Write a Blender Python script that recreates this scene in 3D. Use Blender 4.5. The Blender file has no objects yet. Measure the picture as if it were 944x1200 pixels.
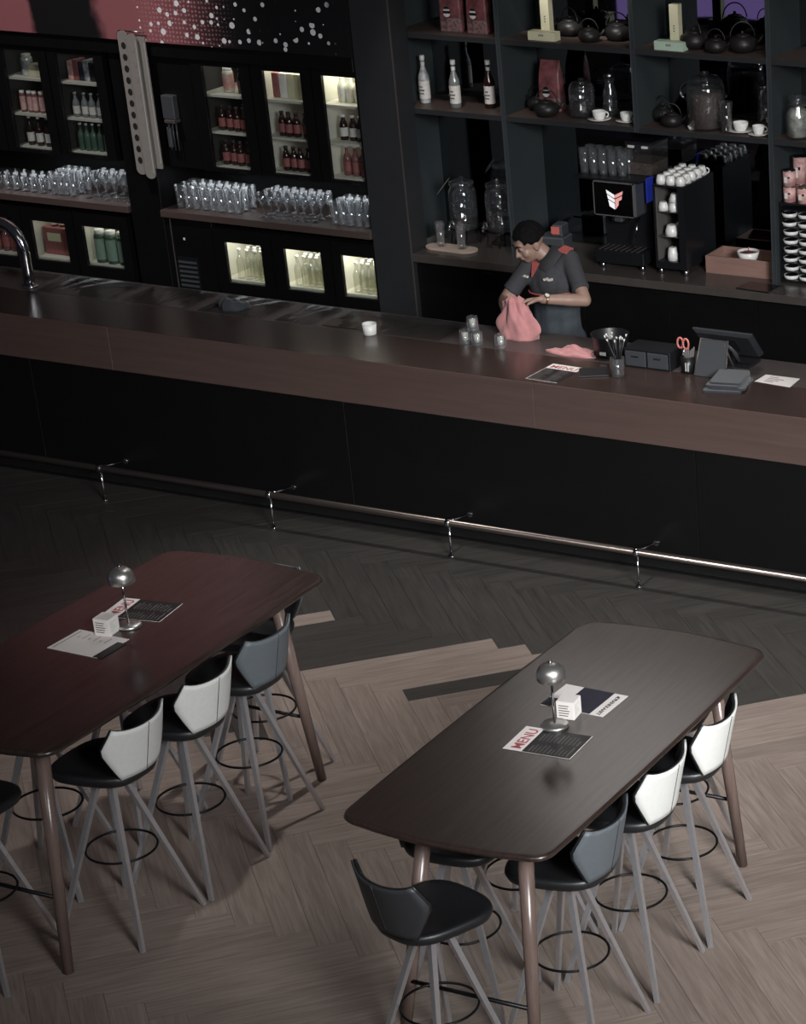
import bpy, bmesh, math, random
from mathutils import Vector, Matrix, Euler
random.seed(7)
PI = math.pi
S = bpy.context.scene
COL = S.collection

# ------------------------------------------------------------------ camera
CAM = Vector((7.0, -11.29, 5.4))
F, CX, CY = 2784.608, 1024.94, 837.66          # focal length and optical axis in pixels of a 944 x 1200 frame
YAW, PIT, ROL = -.39646356, .46167359, -.01005351
def _rot():
    ca, sa, cb, sb, cg, sg = math.cos(YAW), math.sin(YAW), math.cos(PIT), math.sin(PIT), math.cos(ROL), math.sin(ROL)
    B = Matrix(((1, 0, 0), (0, 0, -1), (0, 1, 0)))
    yaw = Matrix(((ca, -sa, 0), (sa, ca, 0), (0, 0, 1)))
    pit = Matrix(((1, 0, 0), (0, cb, -sb), (0, sb, cb)))
    rol = Matrix(((cg, -sg, 0), (sg, cg, 0), (0, 0, 1)))
    return rol @ pit @ B @ yaw
RC = _rot()
cam = bpy.data.cameras.new('camera')
co = bpy.data.objects.new('camera', cam)
COL.objects.link(co)
cam.sensor_fit = 'HORIZONTAL'; cam.sensor_width = 36.0
cam.lens = F / 944 * 36
cam.shift_x = (472 - CX) / 944
cam.shift_y = (CY - 600) / 944
cam.clip_start = .1; cam.clip_end = 200
m = Matrix((RC[0], -Vector(RC[1]), -Vector(RC[2]))).transposed()
co.matrix_world = Matrix.Translation(CAM) @ m.to_4x4()
S.camera = co

def PX(P):
    v = RC @ (Vector(P) - CAM); return CX + F * v[0] / v[2], CY + F * v[1] / v[2]

# ------------------------------------------------------------------ world, lights, exposure
S.view_settings.view_transform = 'Standard'
S.view_settings.look = 'None'
S.view_settings.exposure = 0.0
S.view_settings.gamma = 1.0
S.view_settings.use_curve_mapping = False
S.cycles.use_denoising = True
S.cycles.max_bounces = 8
S.cycles.transparent_max_bounces = 24
S.cycles.caustics_reflective = False
S.cycles.caustics_refractive = False
S.cycles.sample_clamp_indirect = 3.0

W = bpy.data.worlds.new('hall_ambient'); S.world = W
W.use_nodes = True
W.node_tree.nodes['Background'].inputs[0].default_value = (.80, .86, 1.0, 1)
W.node_tree.nodes['Background'].inputs[1].default_value = 0.02

def light(name, kind, loc, target, energy, color=(1, 1, 1), size=1.0, size_y=None, spot=None):
    l = bpy.data.lights.new(name, kind); l.energy = energy; l.color = color
    if kind == 'AREA':
        l.size = size
        if size_y: l.shape = 'RECTANGLE'; l.size_y = size_y
    elif kind == 'SPOT':
        l.shadow_soft_size = size; l.spot_size = math.radians(spot or 60); l.spot_blend = .6
    else: l.shadow_soft_size = size
    o = bpy.data.objects.new(name, l); COL.objects.link(o)
    o.location = loc
    o.rotation_euler = (Vector(target) - Vector(loc)).to_track_quat('-Z', 'Y').to_euler()
    return o
wd_l = light('window_daylight', 'AREA', (10.0, -9.0, 5.6), (2.4, -1.5, .5), 150, (.97, .99, 1.0), 3.2, 3.0)
wd_l.data.spread = math.radians(42)
light('mezzanine_daylight', 'AREA', (6.0, -14.0, 7.6), (4.2, -1.0, .8), 30, (1.0, .98, .96), 7.0, 2.5).data.spread = math.radians(62)
light('counter_downlight', 'SPOT', (1.3, 1.0, 4.6), (.25, 2.4, 1.3), 45, (1.0, .96, .93), .15, spot=50)
light('tray_downlight', 'SPOT', (-1.3, 1.1, 4.4), (-1.72, 2.35, 1.1), 110, (1.0, .97, .95), .1, spot=34)
light('bar_downlight', 'SPOT', (1.6, .1, 5.0), (0.6, .3, 1.0), 30, (1.0, .95, .92), .12, spot=60)
light('added_wall_spot', 'SPOT', (-.3, -1.5, 8.6), (-.6, 2.33, 4.75), 8500, (1.0, .97, .95), .1, spot=25)  # added spot, brightens the unseen upper wall so the tabletops catch glare
light('added_floor_spot', 'SPOT', (.6, .4, 7.5), (.4, -1.5, 0), 950, (1.0, .97, .94), .15, spot=42)  # added spot, lifts the floor between the tables and the bar
light('added_mural_spot', 'SPOT', (-4.6, -1.5, 8.4), (-4.9, 2.1, 3.6), 1400, (1.0, .92, .92), .1, spot=36)  # added spot, brightens the mural and its red reflection on the left table

# ------------------------------------------------------------------ materials
def lin(c):
    c /= 255.0
    return c / 12.92 if c <= .04045 else ((c + .055) / 1.055) ** 2.4
def rgb(r, g, b): return (lin(r), lin(g), lin(b), 1.0)
def nm(t, kind, **k):
    n = t.nodes.new(kind)
    for a, b in k.items(): setattr(n, a, b)
    return n
def mat(name, color, rough=.5, metal=0.0, spec=.5, noise=0.0, scale=20.0, stretch=(1, 1, 1), bump=0.0, color2=None,
        emit=None, emit_s=0.0, coat=0.0, rnd=0.0, coord='Object', sheen=0.0):
    m = bpy.data.materials.new(name); m.use_nodes = True
    t = m.node_tree; p = t.nodes['Principled BSDF']; L = t.links.new
    p.inputs['Base Color'].default_value = color
    p.inputs['Roughness'].default_value = rough
    p.inputs['Metallic'].default_value = metal
    p.inputs['Specular IOR Level'].default_value = spec
    p.inputs['Coat Weight'].default_value = coat
    p.inputs['Coat Roughness'].default_value = .15
    p.inputs['Sheen Weight'].default_value = sheen
    if emit:
        p.inputs['Emission Color'].default_value = emit; p.inputs['Emission Strength'].default_value = emit_s
    if noise or bump or color2 or rnd:
        tc = nm(t, 'ShaderNodeTexCoord'); mp = nm(t, 'ShaderNodeMapping'); mp.inputs['Scale'].default_value = stretch
        L(tc.outputs[coord], mp.inputs[0])
        nz = nm(t, 'ShaderNodeTexNoise'); nz.inputs['Scale'].default_value = scale; nz.inputs['Detail'].default_value = 6
        nz.inputs['Roughness'].default_value = .6
        if rnd:
            oi = nm(t, 'ShaderNodeObjectInfo'); mu = nm(t, 'ShaderNodeMath', operation='MULTIPLY'); mu.inputs[1].default_value = 37.0
            L(oi.outputs['Random'], mu.inputs[0]); nz.noise_dimensions = '4D'; L(mu.outputs[0], nz.inputs['W'])
        L(mp.outputs[0], nz.inputs['Vector'])
        mx = nm(t, 'ShaderNodeMix', data_type='RGBA')
        c2 = color2 or tuple(min(1, v * (1 - noise)) for v in color[:3]) + (1,)
        mx.inputs[6].default_value = c2
        mx.inputs[7].default_value = tuple(min(1, v * (1 + noise * .7)) for v in color[:3]) + (1,) if noise else color
        rp = nm(t, 'ShaderNodeMapRange'); rp.inputs[1].default_value = .3; rp.inputs[2].default_value = .7
        L(nz.outputs[0], rp.inputs[0]); L(rp.outputs[0], mx.inputs[0])
        out = mx.outputs[2]
        if rnd:
            hs = nm(t, 'ShaderNodeHueSaturation'); ad = nm(t, 'ShaderNodeMapRange')
            ad.inputs[3].default_value = 1 - rnd; ad.inputs[4].default_value = 1 + rnd
            L(oi.outputs['Random'], ad.inputs[0]); L(ad.outputs[0], hs.inputs['Value']); L(out, hs.inputs['Color']); out = hs.outputs[0]
        L(out, p.inputs['Base Color'])
        if bump:
            b = nm(t, 'ShaderNodeBump'); b.inputs['Strength'].default_value = bump; b.inputs['Distance'].default_value = .003
            L(nz.outputs[0], b.inputs['Height']); L(b.outputs[0], p.inputs['Normal'])
    return m
def glassmat(name, tint=(1, 1, 1, 1), rough=.02, fac=None, ior=1.5, refl=1.0, haze=0.0):
    """thin clear glass: what lies behind shows through, reflections grow towards grazing"""
    m = bpy.data.materials.new(name); m.use_nodes = True; t = m.node_tree; L = t.links.new
    for n in list(t.nodes):
        if n.type != 'OUTPUT_MATERIAL': t.nodes.remove(n)
    out = [n for n in t.nodes if n.type == 'OUTPUT_MATERIAL'][0]
    tr = nm(t, 'ShaderNodeBsdfTransparent'); tr.inputs[0].default_value = tint
    gl = nm(t, 'ShaderNodeBsdfGlossy'); gl.inputs['Roughness'].default_value = rough; gl.inputs[0].default_value = (refl, refl, refl, 1)
    mx = nm(t, 'ShaderNodeMixShader')
    if fac is None:
        lw = nm(t, 'ShaderNodeLayerWeight'); lw.inputs[0].default_value = .5
        pw = nm(t, 'ShaderNodeMath', operation='POWER'); pw.inputs[1].default_value = 2.2; L(lw.outputs['Facing'], pw.inputs[0])
        ma = nm(t, 'ShaderNodeMath', operation='MULTIPLY_ADD'); ma.inputs[1].default_value = .85; ma.inputs[2].default_value = (ior - 1) ** 2 / (ior + 1) ** 2
        L(pw.outputs[0], ma.inputs[0]); L(ma.outputs[0], mx.inputs[0])
    else: mx.inputs[0].default_value = fac
    L(tr.outputs[0], mx.inputs[1]); L(gl.outputs[0], mx.inputs[2])
    if haze:                                     # white diffuse mixed in so the glass looks brighter lit
        df = nm(t, 'ShaderNodeBsdfDiffuse'); df.inputs[0].default_value = (.85, .87, .9, 1); hz = nm(t, 'ShaderNodeMixShader'); hz.inputs[0].default_value = haze
        L(mx.outputs[0], hz.inputs[1]); L(df.outputs[0], hz.inputs[2]); L(hz.outputs[0], out.inputs[0])
    else: L(mx.outputs[0], out.inputs[0])
    return m

def plank_mat(name, c1, c2):
    m = mat(name, c1, rough=.42, spec=.45, coat=.0)
    t = m.node_tree; L = t.links.new; p = t.nodes['Principled BSDF']
    uv = nm(t, 'ShaderNodeUVMap'); oi = nm(t, 'ShaderNodeObjectInfo')
    mp = nm(t, 'ShaderNodeMapping'); mp.inputs['Scale'].default_value = (1.6, 26, 1); L(uv.outputs[0], mp.inputs[0])
    mu = nm(t, 'ShaderNodeMath', operation='MULTIPLY'); mu.inputs[1].default_value = 61; L(oi.outputs['Random'], mu.inputs[0])
    nz = nm(t, 'ShaderNodeTexNoise', noise_dimensions='4D'); nz.inputs['Scale'].default_value = 2.2; nz.inputs['Detail'].default_value = 8
    nz.inputs['Distortion'].default_value = .8
    L(mp.outputs[0], nz.inputs['Vector']); L(mu.outputs[0], nz.inputs['W'])
    mx = nm(t, 'ShaderNodeMix', data_type='RGBA'); mx.inputs[6].default_value = c2; mx.inputs[7].default_value = c1
    rp = nm(t, 'ShaderNodeMapRange'); rp.inputs[1].default_value = .32; rp.inputs[2].default_value = .68
    L(nz.outputs[0], rp.inputs[0]); L(rp.outputs[0], mx.inputs[0])
    wn = nm(t, 'ShaderNodeTexWhiteNoise', noise_dimensions='1D'); L(mu.outputs[0], wn.inputs['W'])
    hs = nm(t, 'ShaderNodeHueSaturation'); ad = nm(t, 'ShaderNodeMapRange'); ad.inputs[3].default_value = .92; ad.inputs[4].default_value = 1.08
    L(wn.outputs[0], ad.inputs[0]); L(ad.outputs[0], hs.inputs['Value']); L(mx.outputs[2], hs.inputs['Color'])
    L(hs.outputs[0], p.inputs['Base Color'])
    b = nm(t, 'ShaderNodeBump'); b.inputs['Strength'].default_value = .12; b.inputs['Distance'].default_value = .002
    L(nz.outputs[0], b.inputs['Height']); L(b.outputs[0], p.inputs['Normal'])
    return m

M = {}
M['floor_light'] = plank_mat('light oak plank', rgb(146, 132, 123), rgb(119, 105, 97))
M['floor_dark'] = plank_mat('dark oak plank', rgb(66, 63, 60), rgb(50, 48, 46))
M['subfloor'] = mat('floor joint', rgb(30, 27, 25), .9)
M['black'] = mat('black laminate', rgb(14, 14, 15), .38, noise=.15, scale=6, spec=.4)
M['black_matt'] = mat('black board', rgb(16, 16, 17), .7)
M['ledge'] = mat('anthracite board', rgb(38, 39, 41), .6, noise=.1, scale=8)
M['teal'] = mat('anthracite shelving board', rgb(50, 56, 58), .55, noise=.12, scale=5)
M['bar_wood'] = mat('dark brown bar timber', rgb(88, 71, 66), .42, noise=.14, scale=3, stretch=(.6, 10, 10), bump=.05)
M['bar_top'] = mat('dark brown polished bar top', rgb(58, 46, 42), .22, noise=.14, scale=3, stretch=(.6, 10, 10), spec=.5)
M['table_wood'] = mat('dark walnut table timber', rgb(50, 39, 35), .3, noise=.6, scale=5, stretch=(14, .8, 6), bump=.06, spec=.6, coat=.35, rnd=.03)
M['leg_wood'] = mat('brown walnut leg', rgb(106, 89, 83), .24, noise=.22, scale=6, stretch=(8, 8, .8), rnd=.05)
M['shelf_wood'] = mat('brown shelf board', rgb(76, 63, 58), .5, noise=.15, scale=4, stretch=(.7, 8, 8))
M['counter'] = mat('dark stone counter', rgb(74, 68, 65), .25, noise=.12, scale=12, spec=.5)
M['steel'] = mat('brushed steel', rgb(150, 148, 148), .28, 1.0, noise=.06, scale=30)
M['steel_dark'] = mat('dull steel', rgb(92, 84, 82), .4, .35, noise=.1, scale=20)
M['chrome'] = mat('polished chrome', rgb(205, 205, 208), .12, 1.0)
M['nickel'] = mat('brushed nickel lamp', rgb(205, 202, 199), .34, .92)
M['leg_metal'] = mat('grey metal stool leg', rgb(206, 204, 208), .3, .8, noise=.05, scale=30)
M['black_metal'] = mat('black metal rod', rgb(24, 24, 26), .4, .6)
M['rail'] = mat('bronze rail', rgb(112, 102, 97), .28, .9)
M['seat_black'] = mat('black leather seat', rgb(27, 28, 30), .42, noise=.1, scale=60, bump=.1, spec=.5)
M['leather_grey'] = mat('slate grey leather', rgb(92, 98, 103), .48, noise=.06, scale=60, bump=.1)
M['leather_white'] = mat('off white leather', rgb(214, 214, 210), .45, noise=.03, scale=50, bump=.06)
M['leather_black'] = mat('charcoal leather', rgb(50, 51, 54), .48, noise=.08, scale=60, bump=.1)
M['white'] = mat('white glazed china', rgb(238, 236, 232), .2, spec=.5)
M['paper'] = mat('white paper', rgb(232, 224, 220), .7, noise=.02, scale=30)
M['menu_black'] = mat('black menu card', rgb(34, 33, 34), .45, noise=.2, scale=60)
M['navy'] = mat('dark navy print', rgb(44, 42, 56), .55, noise=.15, scale=40)
M['red_ink'] = mat('red print', rgb(170, 84, 88), .6)
M['ink'] = mat('grey print', rgb(96, 92, 90), .6)
M['pink_cloth'] = mat('pink red cloth', rgb(196, 134, 134), .85, noise=.15, scale=14, bump=.15, sheen=.3)
M['dark_cloth'] = mat('dark slate cloth', rgb(48, 50, 56), .85, noise=.2, scale=30, bump=.1, sheen=.2)
M['skin'] = mat('brown skin', rgb(158, 128, 114), .45, noise=.08, scale=25)
M['hair'] = mat('black curly hair', rgb(9, 8, 8), .85, spec=.2, noise=.3, scale=80, bump=.8)
M['shirt'] = mat('charcoal polo fabric', rgb(62, 62, 66), .85, noise=.12, scale=40, bump=.15)
M['apron'] = mat('faded black denim', rgb(66, 72, 78), .85, noise=.22, scale=18, bump=.15)
M['shirt_red'] = mat('red trim fabric', rgb(196, 100, 94), .75)
M['plastic_black'] = mat('black plastic', rgb(24, 25, 28), .35)
M['plastic_grey'] = mat('grey plastic', rgb(66, 68, 72), .45)
M['pos_back'] = mat('charcoal monitor shell', rgb(38, 40, 44), .45, noise=.08, scale=40)
M['screen'] = mat('dark screen glass', rgb(10, 10, 12), .08, spec=.6)
M['scissor'] = mat('salmon plastic', rgb(206, 122, 114), .4)
M['glass'] = glassmat('clear glass', (.95, .96, .97, 1), .03, ior=1.9, haze=.008)
M['glass_whitened'] = glassmat('whitened clear glass', (.95, .96, .97, 1), .05, ior=1.9, haze=.04)
M['film'] = glassmat('clear film', (.97, .96, .96, 1), .12, ior=1.3, refl=.45)
M['glass_bottle'] = glassmat('clear bottle glass', (.93, .93, .88, 1), .06, ior=1.6, haze=.05)
M['glass_door'] = glassmat('door glass', (.93, .95, .95, 1), .03, ior=1.35)
M['mirror'] = mat('smoked mirror', rgb(112, 118, 122), .02, 1.0)
M['glass_green'] = mat('green bottle glass', rgb(70, 92, 78), .12, spec=.7)
M['glass_brown'] = mat('brown bottle glass', rgb(40, 20, 14), .1, spec=.7)
M['glass_pale'] = mat('pale bottle glass', rgb(214, 214, 196), .12, spec=.7)
M['glass_clear'] = mat('clear spirit bottle', rgb(120, 122, 122), .1, spec=.7)
M['glass_rose'] = mat('rose drink bottle', rgb(120, 78, 76), .12, spec=.7)
M['label'] = mat('paper bottle label', rgb(218, 212, 206), .6, noise=.15, scale=60)
M['label_red'] = mat('red bottle label', rgb(150, 88, 86), .6, noise=.2, scale=60)
M['label_green'] = mat('green bottle label', rgb(126, 150, 134), .6, noise=.1, scale=60)
M['cap'] = mat('pale bottle cap', rgb(220, 218, 214), .35)
M['cap_dark'] = mat('dark bottle cap', rgb(40, 38, 38), .4)
M['red_box'] = mat('red drinks carton', rgb(150, 92, 90), .6, noise=.2, scale=30)
M['coffee_bag'] = mat('red foil coffee bag', rgb(140, 82, 84), .42, color2=rgb(70, 40, 42), noise=.2, scale=14, bump=.3)
M['bag_dark'] = mat('dark brown foil', rgb(44, 30, 31), .45, color2=rgb(150, 120, 116), noise=.2, scale=45)
M['card_cream'] = mat('cream card box', rgb(214, 208, 176), .6, noise=.04, scale=30)
M['card_green'] = mat('pale green card box', rgb(184, 204, 184), .6, noise=.04, scale=30)
M['iron'] = mat('cast iron', rgb(44, 42, 41), .42, .35, noise=.2, scale=60, bump=.25)
M['beans'] = mat('coffee beans', rgb(98, 84, 76), .7, color2=rgb(52, 42, 38), noise=.1, scale=55, bump=.5)
M['sachet'] = mat('paper sachets', rgb(220, 216, 204), .6, color2=rgb(110, 108, 100), noise=.1, scale=22)
M['tin_pink'] = mat('pink printed tin', rgb(182, 122, 120), .4, color2=rgb(230, 196, 190), noise=.1, scale=24)
M['tin_cream'] = mat('cream printed tin', rgb(226, 196, 184), .4, color2=rgb(196, 120, 116), noise=.1, scale=24)
M['tin_white'] = mat('white printed tin', rgb(220, 220, 220), .4, color2=rgb(60, 62, 70), noise=.1, scale=20)
M['crate_wood'] = mat('reddish brown crate timber', rgb(148, 116, 106), .5, noise=.2, scale=4, stretch=(1, 9, 9))
M['oak_tray'] = mat('pale wood tray', rgb(196, 176, 162), .45, noise=.12, scale=8, stretch=(1, 8, 8))
M['strip'] = mat('frosted strip', rgb(138, 134, 128), .45, noise=.06, scale=12)
M['strip_hole'] = mat('dark punched hole', rgb(22, 20, 20), .8)
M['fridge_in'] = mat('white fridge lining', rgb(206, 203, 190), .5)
M['fridge_dim'] = mat('dimmed fridge lining', rgb(60, 58, 56), .5)  # lining darkened by colour for the dimmer tall coolers
M['led'] = mat('lamp strip', rgb(255, 250, 230), .5, emit=(1, .95, .8, 1), emit_s=4.0)
M['logo_white'] = mat('lit white logo', rgb(235, 235, 235), .4, emit=(1, 1, 1, 1), emit_s=.55)
M['logo_pink'] = mat('lit salmon logo', rgb(220, 150, 145), .4, emit=(.9, .42, .38, 1), emit_s=.5)
M['blue_lit'] = mat('lit blue strip', rgb(20, 26, 90), .4, emit=(.02, .04, .35, 1), emit_s=.35)
M['straw'] = mat('black straw', rgb(36, 36, 38), .4)
M['straw_tip'] = mat('white straw tip', rgb(210, 210, 208), .5)
M['gold'] = mat('gold watch case', rgb(190, 160, 110), .25, 1.0)
M['wall_grey'] = mat('grey plaster', rgb(165, 163, 161), .8, noise=.06, scale=3)
M['purple'] = mat('purple lit panel', rgb(84, 62, 120), .6, emit=(.26, .16, .42, 1), emit_s=1.6)
M['bulb'] = mat('white bulb', rgb(255, 255, 255), .5, emit=(1, 1, 1, 1), emit_s=9.0)
M['tea'] = mat('brown drink contents', rgb(70, 40, 30), .5)

# mural: red shape with halftone dots on black, white specks towards the right
def mural_mat():
    m = bpy.data.materials.new('printed mural'); m.use_nodes = True; t = m.node_tree; L = t.links.new; p = t.nodes['Principled BSDF']
    p.inputs['Roughness'].default_value = .55
    tc = nm(t, 'ShaderNodeTexCoord'); sx = nm(t, 'ShaderNodeSeparateXYZ'); L(tc.outputs['Object'], sx.inputs[0])
    def math_(op, a, b=None, c=None):
        n = nm(t, 'ShaderNodeMath', operation=op)
        for i, v in enumerate((a, b, c)):
            if v is None: continue
            if isinstance(v, (int, float)): n.inputs[i].default_value = v
            else: L(v, n.inputs[i])
        return n.outputs[0]
    def smooth(v, a, b):
        n = nm(t, 'ShaderNodeMapRange', interpolation_type='SMOOTHSTEP'); n.inputs[1].default_value = a; n.inputs[2].default_value = b
        L(v, n.inputs[0]); return n.outputs[0]
    x = sx.outputs[0]; z = sx.outputs[2]
    nz = nm(t, 'ShaderNodeTexNoise'); nz.inputs['Scale'].default_value = 3.0; nz.inputs['Detail'].default_value = 5; L(tc.outputs['Object'], nz.inputs['Vector'])
    wob = math_('MULTIPLY', math_('SUBTRACT', nz.outputs[0], .5), .30)
    xw = math_('ADD', x, wob)
    band = math_('MULTIPLY', smooth(xw, -4.38, -4.28), smooth(math_('MULTIPLY', xw, -1), 3.2, 3.95))
    left = math_('SUBTRACT', 1, smooth(xw, -4.96, -4.88))
    high = math_('MULTIPLY', smooth(math_('ADD', z, wob), 2.95, 3.15), math_('MULTIPLY', smooth(xw, -5.7, -5.4), smooth(math_('MULTIPLY', xw, -1), 3.3, 3.7)))
    red = math_('MAXIMUM', math_('MAXIMUM', band, left), high)
    xz = nm(t, 'ShaderNodeCombineXYZ'); L(x, xz.inputs[0]); L(z, xz.inputs[1])
    vo = nm(t, 'ShaderNodeTexVoronoi', voronoi_dimensions='2D'); vo.inputs['Scale'].default_value = 34; vo.inputs['Randomness'].default_value = .25; L(xz.outputs[0], vo.inputs['Vector'])
    dot = math_('SUBTRACT', 1, smooth(vo.outputs['Distance'], .2, .3))
    dots_on = math_('MULTIPLY', dot, math_('MULTIPLY', smooth(x, -4.05, -3.8), smooth(math_('MULTIPLY', x, -1), 3.15, 3.6)))
    vs = nm(t, 'ShaderNodeTexVoronoi', voronoi_dimensions='2D'); vs.inputs['Scale'].default_value = 14; L(xz.outputs[0], vs.inputs['Vector'])
    sp = nm(t, 'ShaderNodeSeparateColor'); L(vs.outputs['Color'], sp.inputs[0])
    size = math_('MULTIPLY', sp.outputs[0], .30)
    speck = math_('LESS_THAN', vs.outputs['Distance'], size)
    speck = math_('MULTIPLY', speck, math_('MULTIPLY', math_('GREATER_THAN', sp.outputs[1], .30), math_('GREATER_THAN', x, -4.0)))
    speck = math_('MULTIPLY', speck, math_('SUBTRACT', 1, smooth(x, -2.5, -2.38)))
    a = nm(t, 'ShaderNodeMix', data_type='RGBA'); a.inputs[6].default_value = rgb(15, 14, 16); a.inputs[7].default_value = rgb(146, 90, 94); L(red, a.inputs[0])
    d = nm(t, 'ShaderNodeMix', data_type='RGBA'); L(a.outputs[2], d.inputs[6]); d.inputs[7].default_value = rgb(188, 136, 138); L(math_('MULTIPLY', dots_on, .8), d.inputs[0])
    s = nm(t, 'ShaderNodeMix', data_type='RGBA'); L(d.outputs[2], s.inputs[6]); s.inputs[7].default_value = rgb(232, 230, 232); L(speck, s.inputs[0])
    L(s.outputs[2], p.inputs['Base Color'])
    return m
M['mural'] = mural_mat()

# ------------------------------------------------------------------ mesh helpers
class MB:
    """collects vertices and faces of ONE mesh"""
    def __init__(s): s.v = []; s.f = []; s.sm = []
    def add(s, vs, fs, smooth=False, mx=None):
        n = len(s.v)
        for p in vs: s.v.append(tuple(mx @ Vector(p)) if mx else tuple(p))
        for f in fs: s.f.append([i + n for i in f]); s.sm.append(smooth)
        return s
    def box(s, a, b, ch=0.0, mx=None):
        x0, y0, z0 = a; x1, y1, z1 = b
        if ch <= 0:
            v = [(x0, y0, z0), (x1, y0, z0), (x1, y1, z0), (x0, y1, z0), (x0, y0, z1), (x1, y0, z1), (x1, y1, z1), (x0, y1, z1)]
            return s.add(v, [(3, 2, 1, 0), (4, 5, 6, 7), (0, 1, 5, 4), (1, 2, 6, 5), (2, 3, 7, 6), (3, 0, 4, 7)], mx=mx)
        o = [(x0 + ch, y0), (x1 - ch, y0), (x1, y0 + ch), (x1, y1 - ch), (x1 - ch, y1), (x0 + ch, y1), (x0, y1 - ch), (x0, y0 + ch)]
        cx, cy = (x0 + x1) / 2, (y0 + y1) / 2
        def inset(p): return (p[0] + ch * (.7 if p[0] < cx else -.7), p[1] + ch * (.7 if p[1] < cy else -.7))
        rings = [[(*inset(p), z0) for p in o], [(*p, z0 + ch) for p in o], [(*p, z1 - ch) for p in o], [(*inset(p), z1) for p in o]]
        return s.loft(rings, True, True, mx=mx)
    def loft(s, rings, cap0=False, cap1=False, smooth=False, closed=True, mx=None):
        n = len(rings[0]); vs = [p for r in rings for p in r]; fs = []
        for i in range(len(rings) - 1):
            for j in range(n if closed else n - 1):
                k = (j + 1) % n
                fs.append((i * n + j, i * n + k, (i + 1) * n + k, (i + 1) * n + j))
        s.add(vs, fs, smooth, mx)
        base = len(s.v) - len(vs)
        if cap0: s.f.append([base + j for j in reversed(range(n))]); s.sm.append(False)
        if cap1: s.f.append([base + (len(rings) - 1) * n + j for j in range(n)]); s.sm.append(False)
        return s
    def lathe(s, prof, seg=16, mx=None, cap0=True, cap1=True, smooth=True):
        """prof: list of (radius, z)"""
        rings = [[(r * math.cos(2 * PI * j / seg), r * math.sin(2 * PI * j / seg), z) for j in range(seg)] for r, z in prof]
        return s.loft(rings, cap0, cap1, smooth, mx=mx)
    def tube(s, pts, r, seg=8, closed=False, caps=True, r1=None, square=False):
        pts = [Vector(p) for p in pts]; n = len(pts); rings = []
        up0 = None
        for i, p in enumerate(pts):
            if closed: d = (pts[(i + 1) % n] - pts[i - 1])
            else: d = pts[min(i + 1, n - 1)] - pts[max(i - 1, 0)]
            d.normalize()
            if up0 is None:
                up0 = Vector((0, 0, 1)) if abs(d.z) < .9 else Vector((1, 0, 0))
            a = d.cross(up0).normalized(); b = a.cross(d).normalized(); up0 = b
            rr = r if r1 is None else r + (r1 - r) * i / max(1, n - 1)
            k = 4 if square else seg; o = PI / 4 if square else 0
            rings.append([tuple(p + a * rr * math.cos(2 * PI * j / k + o) + b * rr * math.sin(2 * PI * j / k + o)) for j in range(k)])
        if closed: rings.append(rings[0]); caps = False
        return s.loft(rings, caps, caps, smooth=not square)
    def prism(s, outline, z0, z1, mx=None, smooth=False):
        return s.loft([[(x, y, z0) for x, y in outline], [(x, y, z1) for x, y in outline]], True, True, mx=mx)
    def ball(s, c, r, seg=12, rings=8, mx=None):
        if not hasattr(r, '__len__'): r = (r, r, r)
        R = []
        for i in range(1, rings):
            a = PI * i / rings
            R.append([(c[0] + r[0] * math.sin(a) * math.cos(2 * PI * j / seg), c[1] + r[1] * math.sin(a) * math.sin(2 * PI * j / seg), c[2] - r[2] * math.cos(a)) for j in range(seg)])
        return s.loft(R, True, True, True, mx=mx)
    def mesh(s, name, material):
        me = bpy.data.meshes.new(name); me.from_pydata(s.v, [], s.f); me.update()
        me.polygons.foreach_set('use_smooth', s.sm)
        if material: me.materials.append(material)
        bm = bmesh.new(); bm.from_mesh(me); bmesh.ops.recalc_face_normals(bm, faces=bm.faces); bm.to_mesh(me); bm.free()
        return me

def obj(name, mb, material, parent=None, loc=(0, 0, 0), rz=0.0, rot=None):
    me = mb.mesh(name, material) if isinstance(mb, MB) else mb
    o = bpy.data.objects.new(name, me); COL.objects.link(o)
    o.location = loc; o.rotation_euler = rot or (0, 0, rz)
    if parent: o.parent = parent
    return o
def tag(o, label=None, cat=None, group=None, kind=None):
    if label: o['label'] = label
    if cat: o['category'] = cat
    if group: o['group'] = group
    if kind: o['kind'] = kind
    return o
def thing(name, label, cat, loc=(0, 0, 0), rz=0.0, group=None):
    o = bpy.data.objects.new(name, None); COL.objects.link(o)
    o.empty_display_size = .1; o.location = loc; o.rotation_euler = (0, 0, rz)
    return tag(o, label, cat, group)
def dup(root, loc, rz=0.0, label=None, group=None):
    r = root.copy(); COL.objects.link(r); r.location = loc; r.rotation_euler = (0, 0, rz)
    if label: r['label'] = label
    if group: r['group'] = group
    for ch in list(root.children):
        c = ch.copy(); COL.objects.link(c); c.parent = r
        for g in list(ch.children):
            d = g.copy(); COL.objects.link(d); d.parent = c
    return r
def box(a, b, ch=0.0): return MB().box(a, b, ch)
def rod(a, b, r, seg=8, r1=None, square=False): return MB().tube([a, b], r, seg, r1=r1, square=square)
def rrect(w, h, r, seg=5):
    pts = []
    for cx, cy, a0 in ((w / 2 - r, h / 2 - r, 0), (-w / 2 + r, h / 2 - r, PI / 2), (-w / 2 + r, -h / 2 + r, PI), (w / 2 - r, -h / 2 + r, 1.5 * PI)):
        for i in range(seg + 1):
            a = a0 + PI / 2 * i / seg; pts.append((cx + r * math.cos(a), cy + r * math.sin(a)))
    return pts
def arc(c, r, a0, a1, n, ax=(1, 0, 0), ay=(0, 0, 1)):
    c = Vector(c); ax = Vector(ax); ay = Vector(ay)
    return [c + ax * r * math.cos(a0 + (a1 - a0) * i / n) + ay * r * math.sin(a0 + (a1 - a0) * i / n) for i in range(n + 1)]
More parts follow.
